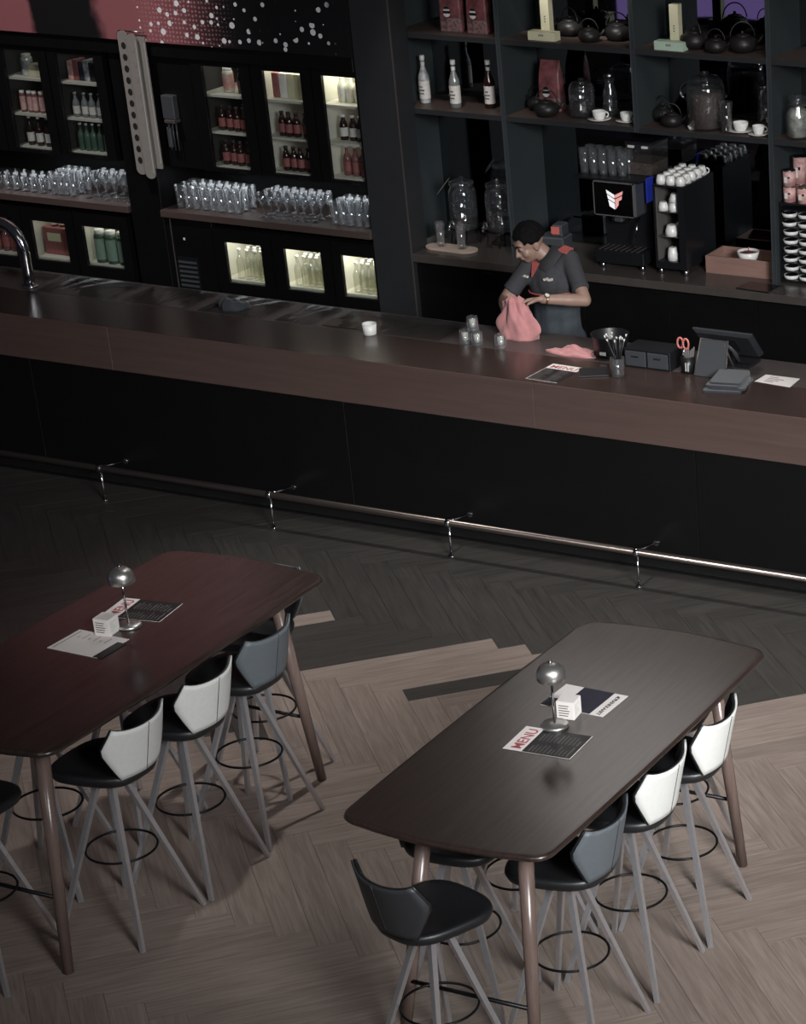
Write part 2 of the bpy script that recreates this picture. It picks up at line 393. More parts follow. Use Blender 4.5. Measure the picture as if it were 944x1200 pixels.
def quad(P, t=.0015):
    """a thin sheet with the four corners P, lying flat"""
    a = [tuple(p) for p in P]; b = [(p[0], p[1], p[2] + t) for p in a]
    return MB().loft([a, b], True, True)
def text_mesh(body, size, material, name='lettering'):
    cu = bpy.data.curves.new('lettering', 'FONT'); cu.body = body; cu.size = size; cu.extrude = .0004; cu.align_x = 'CENTER'; cu.align_y = 'CENTER'
    cu.offset = size * .012; cu.resolution_u = 3
    o = bpy.data.objects.new('lettering', cu); COL.objects.link(o)
    dg = bpy.context.evaluated_depsgraph_get(); dg.update()
    me = bpy.data.meshes.new_from_object(o.evaluated_get(dg)); me.name = name
    bpy.data.objects.remove(o); bpy.data.curves.remove(cu)
    me.materials.clear(); me.materials.append(material)
    return me

# ================================================================== THE SETTING
# ------------------------------------------------------------------ floor of herringbone planks
floor = obj('floor', box((-12, -12.5, -.12), (8, 3.3, -.006)), M['subfloor']); tag(floor, kind='structure')
PW = .148; PL = 7 * PW
U0, V0 = -.480 - PL, -1.183                        # corner of one plank, measured along the 45 degree plank directions
R2 = math.sqrt(.5)
def plank_mesh(material):
    g = .0007
    mb = box((g, g, -.006), (PL - g, PW - g, 0))
    me = mb.mesh('plank', material)
    uv = me.uv_layers.new(name='UVMap')
    for l in me.loops:
        c = me.vertices[l.vertex_index].co; uv.data[l.index].uv = (c.x, c.y)
    return me
VR = -2.531                                         # the light floor's straight edge on the right
PM = {k: plank_mesh(M['floor_' + k]) for k in ('light', 'dark')}
def uv_xy(u, v): return ((u - v) * R2, (u + v) * R2)
def tone(kind, a, b, cx, cy, sel):
    """light planks fill the room up to a zigzag edge, dark ones run along the bar"""
    if sel in ('dark', 'light'): return sel
    if cx > 1.5: return 'light' if (cy - cx) * R2 < VR else 'dark'
    edge = -2.02
    if cx < -.3: edge = -2.35
    return 'light' if cy < edge else 'dark'
cand = []
for a in range(-60, 61):
    for b in range(-12, 13):
        for kind in 'uv':
            u = U0 + a * PW + b * PL; v = V0 - PW - a * PW + b * PL
            if kind == 'u': p = (u, v); du, dv = PL, PW
            else: p = (u + PL, v); du, dv = PW, PL
            cx, cy = uv_xy(p[0] + du / 2, p[1] + dv / 2)
            if not (-11.5 < cx < 7 and -11.5 < cy < 2.9): continue
            sel = None
            if b == 0 and kind == 'u':
                if a in (0, 1, 2): sel = 'light'
                if a == 3: sel = 'dark'
                if a in (4, 5, 6): sel = 'light'
                if a == -5: sel = 'light'
                if -5 < a < 0: sel = 'dark'
            if b == 0 and kind == 'v' and a in (0, 1): sel = 'dark'
            cand.append((kind, a, b, p, cx, cy, tone(kind, a, b, cx, cy, sel)))
def shown(c):
    kind, a, b, p, cx, cy, t = c
    du, dv = (PL, PW) if kind == 'u' else (PW, PL)
    n = 0; q = []
    for i in range(5):
        for j in range(3):
            x, y = uv_xy(p[0] + du * i / 4, p[1] + dv * j / 2)
            if y > 0: continue
            X, Y = PX((x, y, 0))
            if 0 <= X <= 944 and 0 <= Y <= 1200: n += 1
    c4 = [PX((*uv_xy(p[0] + du * i, p[1] + dv * j), 0)) for i, j in ((0, 0), (1, 0), (1, 1), (0, 1))] if cy > -9 else [(0, 0)] * 4
    ar = abs(sum(c4[i][0] * c4[(i + 1) % 4][1] - c4[(i + 1) % 4][0] * c4[i][1] for i in range(4))) / 2
    return ar * n / 15
cand = sorted(((shown(c), i, c) for i, c in enumerate(cand)), reverse=True)
rest = []
for k, (ar, i, c) in enumerate(cand):
    kind, a, b, p, cx, cy, t = c
    if k < 300 and ar > 0:
        x, y = uv_xy(*(p if kind == 'u' else (p[0] + PW, p[1])))
        o = bpy.data.objects.new('plank', PM[t]); COL.objects.link(o); o.parent = floor
        o.location = (x, y, -random.random() * .0005); o.rotation_euler = (0, 0, PI / 4 if kind == 'u' else PI * .75)
    else: rest.append(c)
for t in ('light', 'dark'):
    mb = MB(); uvs = []
    for c in rest:
        if c[6] != t: continue
        kind, a, b, p, cx, cy, _ = c
        x, y = uv_xy(*(p if kind == 'u' else (p[0] + PW, p[1])))
        mx = Matrix.Translation((x, y, 0)) @ Matrix.Rotation(PI / 4 if kind == 'u' else PI * .75, 4, 'Z')
        g = .0012
        mb.box((g, g, -.006), (PL - g, PW - g, 0), mx=mx)
        ru, rv = random.random() * 40, random.random() * 40
        uvs += [(ru + q[0], rv + q[1]) for q in ((g, g), (PL, g), (PL, PW), (g, PW)) * 2]
    me = mb.mesh('plank_field', M['floor_' + t]); uv = me.uv_layers.new(name='UVMap')
    for l in me.loops: uv.data[l.index].uv = uvs[l.vertex_index]
    o = obj('plank_field', me, None, floor); o['kind'] = 'stuff'

# ------------------------------------------------------------------ walls and ceiling
wall_back = obj('wall_back', box((-12, 2.95, 0), (8, 3.25, 7.6)), M['wall_grey']); tag(wall_back, kind='structure')

# ================================================================== THE BAR
bar = thing('bar_counter', 'long dark brown timber bar counter with black front', 'counter', (0, 0, 0))
for i in range(6):
    x0 = -10.51 + 2.34 * i
    obj('front_panel', box((x0 + .002, .0, .075), (x0 + 2.338, .022, .80), .001), M['black'], bar)
for i in range(5):
    x0 = -11.825 + 3.0 * i
    obj('fascia_panel', box((x0 + .001, -.014, .782), (x0 + 2.999, .03, 1.059), .002), M['bar_wood'], bar)
obj('worktop', box((-11.8, -.012, 1.022), (3.1, .455, 1.06), .002), M['bar_top'], bar)
obj('plinth', box((-10.5, .03, 0), (3.5, .06, .08)), M['black_matt'], bar)
obj('kick_strip', box((-10.5, -.003, 0), (3.5, .03, .007)), M['steel'], bar)
obj('back_panel', box((-10.5, .80, 0), (3.1, .83, 1.0)), M['black_matt'], bar)
obj('lower_shelf', box((-10.5, .06, .45), (3.1, .8, .48)), M['black_matt'], bar)
# steel service strip behind the timber, with sunk wells on the left
wells = [(-5.3, -4.62), (-4.52, -3.86), (-3.80, -3.20), (-3.13, -2.60), (-2.53, -2.02), (-1.95, -1.66), (-1.60, -.72)]
mb = MB(); x = -10.5
for a, b in wells:
    mb.box((x, .456, 1.02), (a, .86, 1.057))
    mb.box((a, .456, 1.02), (b, .49, 1.057)); mb.box((a, .82, 1.02), (b, .86, 1.057)); x = b
mb.box((x, .456, 1.02), (3.1, .86, 1.057))
obj('steel_strip', mb, M['steel_dark'], bar)
for a, b in wells:
    w = MB().box((a, .49, 1.0), (b, .82, 1.034)); w.box((a, .49, 1.034), (a + .006, .82, 1.05)); w.box((b - .006, .49, 1.034), (b, .82, 1.05))
    w.box((a, .49, 1.034), (b, .496, 1.05)); w.box((a, .814, 1.034), (b, .82, 1.05))
    obj('sunk_well', w, M['steel_dark'], bar)

# foot rail
rail = thing('foot_rail', 'bronze foot rail along the black bar front', 'rail', (0, -.25, 0))
obj('rail_tube', rod((-10, 0, .215), (3.4, 0, .215), .021, 12), M['rail'], rail)
for x in (-8.99, -7.74, -6.49, -5.25, -4.06, -2.845, -1.58, -.325, .92, 2.17):
    br = obj('bracket', MB().tube([(x, 0, .197), (x, 0, .006)], .0075, 8), M['chrome'], rail)
    obj('collar', MB().tube([(x - .014, 0, .215), (x + .014, 0, .215)], .026, 12), M['chrome'], br)
    obj('wall_arm', MB().tube([(x, .02, .218), (x - .005, .244, .176)], .0065, 8), M['chrome'], br)
    obj('wall_flange', MB().tube([(x - .005, .240, .176), (x - .005, .2495, .176)], .018, 12), M['chrome'], br)
    obj('floor_flange', MB().lathe([(.018, 0), (.018, .005), (.009, .008)], 12, mx=Matrix.Translation((x, 0, 0))), M['chrome'], br)

# ================================================================== COMMUNAL TABLES
HW, HL, HT = .452, 1.02, 1.08
def table_outline(off=0.0, n=10):
    pts = []; r = .085
    def side(a, b, bow, k):
        a = Vector(a); b = Vector(b); d = (b - a).normalized(); nrm = Vector((d.y, -d.x))
        return [a + (b - a) * i / k + nrm * bow * (1 - (2 * i / k - 1) ** 2) for i in range(k + 1)]
    hw, hl = HW, HL - .035
    P = side((hw, -hl + r), (hw, hl - r), .012, 8)
    P += [Vector((hw - r + r * math.cos(a), hl - r + r * math.sin(a))) for a in [PI / 2 * i / 6 for i in range(1, 6)]]
    P += side((hw - r, hl), (-hw + r, hl), .036, 8)
    P += [Vector((-hw + r + r * math.cos(a), hl - r + r * math.sin(a))) for a in [PI / 2 + PI / 2 * i / 6 for i in range(1, 6)]]
    P += side((-hw, hl - r), (-hw, -hl + r), .012, 8)
    P += [Vector((-hw + r + r * math.cos(a), -hl + r + r * math.sin(a))) for a in [PI + PI / 2 * i / 6 for i in range(1, 6)]]
    P += side((-hw + r, -hl), (hw - r, -hl), .036, 8)
    P += [Vector((hw - r + r * math.cos(a), -hl + r + r * math.sin(a))) for a in [1.5 * PI + PI / 2 * i / 6 for i in range(1, 6)]]
    return [(p.x * (1 - off / HW), p.y * (1 - off / HL)) for p in P]
def make_table():
    t = thing('communal_table', 'dark walnut bar table with white backed stools along its right side', 'table', (2.53, -3.84, 0))
    rings = [[(x, y, z) for x, y in table_outline(o)] for o, z in ((.07, 1.043), (.028, 1.045), (.008, 1.054), (.0, 1.066), (.003, 1.075), (.010, 1.0795), (.02, HT))]
    mb = MB().loft(rings[:-1], True, False, True); mb.loft(rings[-2:], False, True)
    obj('tabletop', mb, M['table_wood'], t)
    ap = MB()
    for a, b in (((-.33, -.80, .985), (-.305, .80, 1.043)), ((.305, -.80, .985), (.33, .80, 1.043)), ((-.33, -.80, .985), (.33, -.775, 1.043)), ((-.33, .775, .985), (.33, .80, 1.043))): ap.box(a, b)
    obj('under_frame', ap, M['black_metal'], t)
    for sx in (-1, 1):
        for sy in (-1, 1):
            lx = .17 if sx < 0 else .26
            top = Vector((sx * lx, sy * .80, 1.043)); bot = Vector((sx * .305, sy * .93, 0))
            lg = obj('leg', rod(top, bot, .032, 14, r1=.0225), M['leg_wood'], t)
            obj('foot_pad', MB().lathe([(.02, 0), (.02, .004)], 10, mx=Matrix.Translation((bot.x, bot.y, 0))), M['black_metal'], lg)
    for sy in (-1, 1):
        obj('foot_bar', rod((-.27, sy * .90, .345), (.285, sy * .90, .345), .009, 8), M['black_metal'], t)
    return t
table = make_table()
table2 = dup(table, (.272, -3.84, 0), 0, 'dark walnut bar table with reddish sheen and light grey backed stools')

# ================================================================== BAR STOOLS
def seat_outline(sc, n=40):
    pts = []
    for i in range(n):
        a = 2 * PI * i / n; c, s_ = math.cos(a), math.sin(a)
        y = math.copysign(abs(s_) ** .62, s_) * .195
        w = .182 + .034 * y / .195
        x = math.copysign(abs(c) ** .62, c) * w
        if y > 0: y += .018 * (1 - (x / .21) ** 2)
        pts.append((x * sc, y * sc))
    return pts
def back_pt(s, t, off):
    hw = .118 + (.192 - .118) * min(1, t / .54) if t < .58 else .192 - (.192 - .158) * (t - .58) / .42
    x = s * hw
    y = -.185 - .052 * t + .075 * (x / .192) ** 2
    z = .778 + .235 * t + .05 * (x / .192) ** 4 * t
    d = Vector((x * .75, -.215, .04)).normalized()
    return Vector((x, y, z)) + d * off
def back_mesh(o0, o1, sc=1.0):
    ns, nt = 14, 10; mb = MB(); vs = []; fs = []
    idx = lambda l, i, j: l * (ns + 1) * (nt + 1) + j * (ns + 1) + i
    for off in (o0, o1):
        for j in range(nt + 1):
            for i in range(ns + 1):
                t = .5 + (j / nt - .5) * sc; vs.append(tuple(back_pt((2 * i / ns - 1) * sc, t, off)))
    for j in range(nt):
        for i in range(ns):
            fs.append((idx(0, i, j), idx(0, i + 1, j), idx(0, i + 1, j + 1), idx(0, i, j + 1)))
            fs.append((idx(1, i, j), idx(1, i, j + 1), idx(1, i + 1, j + 1), idx(1, i + 1, j)))
    for i in range(ns):
        for j in (0, nt): fs.append((idx(0, i, j), idx(0, i + 1, j), idx(1, i + 1, j), idx(1, i, j)))
    for j in range(nt):
        for i in (0, ns): fs.append((idx(0, i, j), idx(0, i, j + 1), idx(1, i, j + 1), idx(1, i, j)))
    return mb.add(vs, fs, True)
def make_stool(leather, label):
    t = thing('bar_stool', label, 'stool')
    rings = [[(x, y, z) for x, y in seat_outline(s)] for s, z in ((.45, .715), (.80, .727), (.96, .747), (1.0, .767), (.985, .781), (.94, .788), (.80, .782), (.5, .773), (.2, .770))]
    obj('seat', MB().loft(rings, True, True, True), M['seat_black'], t)
    obj('backrest', back_mesh(-.002, .012), M['seat_black'], t)
    cv = obj('back_cover', back_mesh(.012, .022, .985), leather, t)
    obj('seam', MB().tube([back_pt(0, .02 + .96 * i / 8, .0225) for i in range(9)], .0016, 5), M['leather_black'], cv)
    obj('mount_plate', MB().prism(rrect(.15, .15, .02, 3), .704, .718), M['black_metal'], t)
    for sx in (-1, 1):
        for sy in (-1, 1):
            a = Vector((sx * .034, sy * .034, .708)); b = Vector((sx * .212, sy * .212, 0))
            d = (b - a).normalized()
            mb = MB()
            R = []
            ax = Vector((sx, -sy, 0)).normalized(); ay = d.cross(ax).normalized()
            ax, ay = (ax + ay).normalized(), (ay - ax).normalized()
            for p, r in ((a, .0125), (b, .0092)):
                R.append([tuple(p + (ax * i + ay * j) * r) for i, j in ((-1, -1), (1, -1), (1, 1), (-1, 1))])
            R[1] = [(q[0], q[1], max(0.0, q[2]) if q[2] < .03 else q[2]) for q in R[1]]
            obj('leg', mb.loft(R, True, True), M['leg_metal'], t)
    obj('foot_ring', MB().tube([(.150 * math.cos(2 * PI * i / 40), .150 * math.sin(2 * PI * i / 40), .365) for i in range(40)], .0055, 6, closed=True), M['black_metal'], t)
    return t
GS = 'stools with slate leather backs'
st_grey = make_stool(M['leather_grey'], 'slate grey backed bar stool at the right table, nearest the camera in its row')
st_white = make_stool(M['leather_white'], 'white backed bar stool at the right table next to the slate grey backed one')
st_black = make_stool(M['leather_black'], 'charcoal bar stool pulled out at the near end of the right table, seat in view')
st_lgrey = make_stool(mat('light grey leather', rgb(206, 206, 203), .5, noise=.04, scale=50, bump=.06), 'light grey backed bar stool on the left table nearest the camera')
def put(o, x, y, rz): o.location = (x, y, 0); o.rotation_euler = (0, 0, rz); return o
HPI = PI / 2
put(st_grey, 2.775, -4.345, HPI); put(st_white, 2.78, -3.85, HPI)
dup(st_white, (2.79, -3.395, 0), HPI + .04, 'white backed bar stool farthest back at the right table, next to the wooden table leg')
dup(st_black, (2.54, -2.97, 0), PI, 'bar stool tucked under the far end of the right table, only its legs in view')
put(st_black, 2.49, -4.865, -.28)
put(st_lgrey, .56, -4.315, HPI)
dup(st_lgrey, (.57, -3.85, 0), HPI, 'light grey backed bar stool at the left table next to a slate grey one')
dup(st_grey, (.545, -3.38, 0), HPI, 'slate grey backed bar stool at the far end of the row of the left table')
dup(st_grey, (.33, -2.96, 0), PI + .1, 'dark bar stool tucked under the far end of the left table, back half hidden')
dup(st_black, (.24, -4.83, 0), .1, 'charcoal bar stool cut by the left edge, at the near end of the left table')
UL = 'bar stool hidden under the left side of the right table'
for i, y in enumerate((-4.33, -3.87, -3.42)): dup(st_black, (2.27, y, 0), -HPI + (.25, -.1, .05)[i], UL + (', the nearest', ', the middle one', ', the farthest')[i], 'stools hidden under the right table')
UL = 'bar stool hidden under the left side of the left table'
for i, y in enumerate((-4.12, -3.55)): dup(st_black, (.0, y, 0), -HPI + (.2, -.1)[i], UL + (', the nearer', ', the farther')[i], 'stools hidden under the left table')

# ================================================================== ON THE TABLES
def make_lamp():
    t = thing('table_lamp', 'brushed metal dome table lamp on the right table', 'lamp')
    obj('base', MB().lathe([(.053, 0), (.056, .003), (.056, .011), (.052, .015), (.012, .018)], 32), M['nickel'], t)
    obj('stem', rod((0, 0, .014), (0, 0, .262), .0052, 10), M['chrome'], t)
    prof = [(.055, .212), (.058, .215), (.0585, .236), (.0565, .250), (.050, .264), (.038, .275), (.022, .2815), (.006, .283)]
    sh = obj('shade', MB().lathe(prof, 36, cap0=False), M['nickel'], t)
    obj('shade_lining', MB().lathe([(.054, .2122), (.0565, .217), (.0565, .236), (.048, .260), (.025, .276), (.004, .278)], 32, cap0=False), M['steel'], sh)
    obj('knob', MB().lathe([(.006, .281), (.0085, .288), (.007, .294), (.002, .296)], 14), M['chrome'], t)
    return t
lamp = make_lamp(); lamp.location = (2.481, -3.854, HT)
dup(lamp, (.226, -3.676, HT), 0, 'brushed metal dome table lamp on the left table')
def make_cube():
    t = thing('card_cube', 'small white printed card cube at the foot of the lamp on the right table', 'box')
    h = .039
    obj('carton', box((-h, -h, 0), (h, h, .078), .0015), M['paper'], t)
    pr = MB()
    for k in range(6): pr.box((h - .0003, -.026, .018 + k * .008), (h + .0004, -.026 + .02 + .012 * ((k * 7) % 4) / 1.5, .0205 + k * .008))
    obj('print', pr, M['card_green'], t)
    pr = MB()
    for k in range(5): pr.box((-.028, -h - .0004, .014 + k * .011), (.012 + .004 * (k % 3), -h + .0003, .018 + k * .011))
    obj('print', pr, M['ink'], t)
    return t
cube = make_cube(); cube.location = (2.485, -3.742, HT); cube.rotation_euler = (0, 0, .12)
dup(cube, (.179, -3.763, HT), .10, 'small white printed card cube at the foot of the lamp on the left table')
def make_menu(label, word='MENU'):
    t = thing('menu_card', label, 'menu'); L_, W_ = .297, .21
    obj('card', box((-L_ / 2, -W_ / 2, 0), (L_ / 2, W_ / 2, .0016)), M['menu_black'], t)
    hb = obj('header_band', box((-L_ / 2, -W_ / 2, .0016), (-L_ / 2 + .082, W_ / 2, .0021)), M['paper'], t)
    obj('lettering', text_mesh(word, .064, M['red_ink']), None, hb, (-L_ / 2 + .050, 0, .0026), HPI)
    bd = MB().box((L_ / 2 - .0035, -W_ / 2, .0016), (L_ / 2, W_ / 2, .0022)); bd.box((-L_ / 2, -W_ / 2, .0016), (L_ / 2, -W_ / 2 + .0022, .0022))
    obj('white_edge', bd, M['paper'], t)
    pr = MB(); rr = random.Random(3)
    for c in range(2):
        for k in range(11):
            x0 = -.045 + k * .0165; y0 = -.09 + c * .095
            pr.box((x0, y0, .0016), (x0 + (.004 if k % 5 else .007), y0 + rr.uniform(.04, .082), .0019))
    obj('print', pr, M['ink'], t)
    return t
def lay(o, x, y, rz): o.location = (x, y, HT); o.rotation_euler = (0, 0, rz); return o
menu = make_menu('black and white menu card with red lettering before the right table lamp')
lay(menu, 2.526, -3.991, .054)
m2 = dup(menu, (0, 0, 0), 0, 'black and white menu card with red lettering behind the lamp on the left table')
lay(m2, .165, -3.509, .142)
m3 = dup(menu, (0, 0, 0), 0, 'black and white menu card with red lettering lying on the bar')
m3.location = (.215, .175, 1.0605); m3.rotation_euler = (0, 0, -HPI - .05)
# white drinks card, dark print in the middle, lying upside down to the viewer
t = thing('drinks_card', 'white drinks card with navy print behind the cube on the right table', 'menu')
obj('card', box((-.1485, -.105, 0), (.1485, .105, .0016)), M['paper'], t)
obj('dark_print', box((-.06, -.105, .0016), (.085, .105, .002)), M['navy'], t)
obj('dark_print', box((-.1485, -.105, .0016), (-.10, -.03, .002)), M['navy'], t)
lt = obj('lettering', text_mesh('DRANKKAART', .026, M['navy']), None, t, (.118, -.012, .002), -HPI)
obj('lettering', MB().prism([(-.009, -.007), (.009, -.007), (0, .009)], 0, .0006), M['navy'], t, (.118, .078, .0018), -HPI)
lay(t, 2.475, -3.597, -.029)
t = thing('paper_sheet', 'white printed sheet with a dark end lying on the left table', 'paper')
obj('sheet', box((-.1485, -.105, 0), (.125, .105, .0016)), M['paper'], t)
obj('dark_end', box((.10, -.105, .0016), (.1485, .06, .0028)), M['menu_black'], t)
pr = MB(); pr.box((-.13, -.09, .0016), (-.126, .09, .0019))
for k in range(6): pr.box((-.10 + k * .03, .03, .0016), (-.097 + k * .03, .05 + .03 * (k % 2), .0019))
obj('print', pr, M['ink'], t)
lay(t, .190, -3.893, -.021)

ORD = ['first', 'second', 'third', 'fourth', 'fifth', 'sixth', 'seventh', 'eighth']

# ================================================================== BACK WALL, LEFT: COOLERS
BY = 2.14
trim_1 = obj('trim_1', box((-2.302, BY, 0), (-2.0, 2.34, 5.2), .003), M['ledge']); tag(trim_1, kind='structure')
obj('corner_strip', box((-2.006, BY - .002, 0), (-1.998, BY + .006, 5.2)), M['steel_dark'], trim_1)
mu = obj('mural_panel', box((-9, 2.10, 2.335), (-2.304, 2.16, 4.9)), M['mural']); tag(mu, 'red and black printed mural panel with white specks above the coolers', 'mural')
lg = obj('trim_2', box((-9, 2.12, 2.235), (-2.303, 2.80, 2.333), .002), M['black']); tag(lg, kind='structure')

def fridge(label, x0, x1, z0, z1, ox0, ox1, oz0, oz1, shelves, lining, handle_z=None, group=None):
    t = thing('bottle_fridge', label, 'fridge', (0, 0, 0), 0, group)
    y0, y1 = BY + .03, BY + .56
    b = MB()
    b.box((x0, y0, z0), (x0 + .02, y1, z1)); b.box((x1 - .02, y0, z0), (x1, y1, z1)); b.box((x0 + .02, y1 - .02, z0), (x1 - .02, y1, z1))
    b.box((x0 + .02, y0, z0), (x1 - .02, y1 - .02, z0 + .02)); b.box((x0 + .02, y0, z1 - .02), (x1 - .02, y1 - .02, z1))
    obj('cabinet_body', b, M['black'], t)
    l = MB(); e = .023
    l.box((x0 + e, y0 + .01, z0 + e), (x0 + e + .004, y1 - .03, z1 - e)); l.box((x1 - e - .004, y0 + .01, z0 + e), (x1 - e, y1 - .03, z1 - e))
    l.box((x0 + e, y1 - .03, z0 + e), (x1 - e, y1 - .024, z1 - e)); l.box((x0 + e, y0 + .01, z1 - e - .004), (x1 - e, y1 - .03, z1 - e))
    obj('lining', l, lining, t)
    d = MB(); g = .003
    d.box((x0 + g, BY, z0 + g), (ox0, BY + .027, z1 - g)); d.box((ox1, BY, z0 + g), (x1 - g, BY + .027, z1 - g))
    d.box((ox0, BY, z0 + g), (ox1, BY + .027, oz0)); d.box((ox0, BY, oz1), (ox1, BY + .027, z1 - g))
    df = obj('door_frame', d, M['black'], t)
    obj('glass_pane', box((ox0, BY + .010, oz0), (ox1, BY + .016, oz1)), M['glass_door'], df)
    if handle_z: obj('handle', box(((x0 + x1) / 2 + .06, BY - .006, handle_z), ((x0 + x1) / 2 + .13, BY, handle_z + .012)), M['steel'], df)
    for z in shelves:
        obj('shelf', box((x0 + .03, y0 + .012, z - .016), (x1 - .03, y1 - .035, z)), M['fridge_in'], t)
    return t
def bottle_mesh(kind, h, r, seg=10):
    """returns (glass, label, cap) meshes of one bottle standing at the origin"""
    g = MB(); l = MB(); c = MB()
    if kind == 'long':
        g.lathe([(r * .9, 0), (r, .006), (r, h * .55), (r * .85, h * .64), (r * .42, h * .76), (r * .36, h * .93), (r * .40, h * .95)], seg)
        l.lathe([(r * 1.02, h * .14), (r * 1.02, h * .46)], seg, cap0=False, cap1=False); c.lathe([(r * .44, h * .94), (r * .46, h * .95), (r * .46, h), (r * .3, h)], seg)
    elif kind == 'stub':
        g.lathe([(r * .9, 0), (r, .006), (r, h * .60), (r * .8, h * .70), (r * .5, h * .82), (r * .46, h * .93)], seg)
        l.lathe([(r * 1.02, h * .16), (r * 1.02, h * .52)], seg, cap0=False, cap1=False); c.lathe([(r * .52, h * .92), (r * .54, h * .94), (r * .52, h), (r * .3, h)], seg)
    else:
        g.lathe([(r * .9, 0), (r, .006), (r, h * .80), (r * .9, h * .86), (r * .6, h * .9)], seg)
        l.lathe([(r * 1.02, h * .10), (r * 1.02, h * .74)], seg, cap0=False, cap1=False); c.lathe([(r * .8, h * .88), (r * .82, h * .9), (r * .8, h), (r * .5, h)], seg)
    return g, l, c
BOT = {}
def bottle(key, kind, h, r, gm, lm, cm, name='bottle', label=None, group=None, loc=(0, 0, 0), seg=10):
    if key not in BOT:
        g, l, c = bottle_mesh(kind, h, r, seg)
        BOT[key] = (g.mesh(name, M[gm]), l.mesh('label', M[lm]) if lm else None, c.mesh('cap', M[cm]))
    g, l, c = BOT[key]
    o = bpy.data.objects.new(name, g); COL.objects.link(o); o.location = loc; o.rotation_euler = (0, 0, random.random() * 6)
    tag(o, label, 'bottle', group)
    for nme, me in (('label', l), ('cap', c)):
        if me:
            q = bpy.data.objects.new(nme, me); COL.objects.link(q); q.parent = o
    return o
def row(x0, x1, y, z, n, key, kind, h, r, gm, lm, cm, label, group, jit=.006):
    for i in range(n):
        x = x0 + (x1 - x0) * (i + .5) / n
        bottle(key, kind, h, r, gm, lm, cm, 'bottle', label, group, (x + random.uniform(-jit, jit), y + random.uniform(-jit, jit), z))
def glow(x0, x1, z, e, y=BY + .22, col=(1, .96, .84)):
    light('fridge_lamp', 'AREA', ((x0 + x1) / 2, y, z), ((x0 + x1) / 2, y, z - 1), e, col, x1 - x0 - .08, .25)

cells = {'a': (-5.33, -4.862, -5.25, -4.94), 'b': (-4.858, -4.372, -4.785, -4.455), 'd': (-3.64, -3.152, -3.545, -3.24), 'e': (-3.148, -2.662, -3.05, -2.745), 'f': (-2.658, -2.304, -2.578, -2.312), 'z': (-5.82, -5.334, -5.74, -5.42)}
NAMES = {'z': 'cut by the left edge', 'a': 'first in full from the left', 'b': 'just left of the hanging perforated strips', 'd': 'just right of the hanging perforated strips', 'e': 'second from the dark column', 'f': 'beside the dark column'}
for k in 'zabdef':
    x0, x1, a, b = cells[k]
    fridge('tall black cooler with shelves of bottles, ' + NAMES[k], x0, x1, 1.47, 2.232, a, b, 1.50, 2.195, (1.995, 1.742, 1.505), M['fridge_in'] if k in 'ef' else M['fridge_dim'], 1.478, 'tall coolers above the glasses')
    fridge('low black cooler under the glass shelf, ' + NAMES[k], x0, x1, .12, 1.075, a, b, .684, .975, (.695,), M['fridge_in'], None, 'low coolers under the glasses')  # solid black door below the shelf stands in for unlit glass
for k, e in (('d', .45), ('e', 1.1), ('f', 1.4), ('a', .07), ('b', .08)):
    x0, x1, a, b = cells[k]; glow(x0, x1, 2.20, e)
for k, e in (('d', .05), ('e', .05), ('f', .08), ('a', .04), ('b', .03)):
    x0, x1, a, b = cells[k]; glow(x0, x1, 1.972, e, col=(1, .9, .86)); glow(x0, x1, 1.72, e, col=(1, .9, .86))
for k, e in (('d', 2.2), ('e', 2.8), ('f', 2.6), ('a', .35), ('b', .6)):
    x0, x1, a, b = cells[k]; glow(x0, x1, 1.04, e, BY + .14)
# bottles, tall coolers
def R(k, s, y, n, *a):
    c = cells[k]; row(c[2] + .01, c[3] + .02, y, (1.996, 1.743, 1.506)[s], n, *a)
Y1, Y2 = BY + .10, BY + .20
R('f', 0, Y1 + .06, 4, 'pale_jug', 'stub', .165, .034, 'glass_pale', 'label', 'cap', 'pale bottle on the lit top shelf of the tall cooler beside the dark column', 'pale bottles, top shelf beside the column')
R('f', 1, Y1 + .04, 4, 'dark_cream', 'stub', .165, .030, 'glass_brown', 'label', 'cap', 'dark bottle with cream label on the middle shelf beside the dark column', 'dark bottles beside the column')
R('f', 2, Y1 + .03, 4, 'rose', 'long', .20, .030, 'glass_rose', 'label_red', 'cap', 'rose coloured bottle on the bottom shelf beside the dark column', 'rose bottles beside the column')
for i, (m_, w) in enumerate((('red_box', .05), ('paper', .06), ('card_cream', .055), ('card_cream', .06), ('paper', .05))):
    x = -3.035 + i * .062
    tag(obj('drinks_carton', box((-w / 2, -.04, 0), (w / 2, .04, .165), .003), M[m_], None, (x, Y1 + .05, 1.996)), ['red carton first on the lit top shelf of the second cooler from the column', 'white carton right of the red carton on the lit top cooler shelf', 'cream carton in the middle of the lit top cooler shelf', 'cream carton fourth in the row on the lit top cooler shelf', 'white carton at the right end of the lit top cooler shelf'][i], 'carton', 'cartons on the lit top shelf')
R('e', 1, Y1, 5, 'cola', 'stub', .165, .028, 'glass_brown', 'label_red', 'cap_dark', 'dark bottle with red label, middle shelf of the second tall cooler from the column', 'red labelled bottles, second cooler, middle shelf')
R('e', 2, Y1, 5, 'cola', 'stub', .165, .028, 'glass_brown', 'label_red', 'cap_dark', 'dark bottle with red label, bottom shelf of the second tall cooler from the column', 'red labelled bottles, second cooler, bottom shelf')
R('d', 0, Y1 + .05, 2, 'cream_red', 'can', .165, .038, 'glass_pale', 'tin_cream', 'cap', 'pale bottle with pink label on the top shelf right of the hanging strips', 'pale bottles right of the strips')
row(-3.37, -3.235, Y1 + .05, 1.996, 2, 'cola_big', 'stub', .17, .034, 'glass_brown', 'label_red', 'cap', 'dark bottle with red label on the top shelf right of the hanging strips', 'dark bottles right of the strips, top shelf')
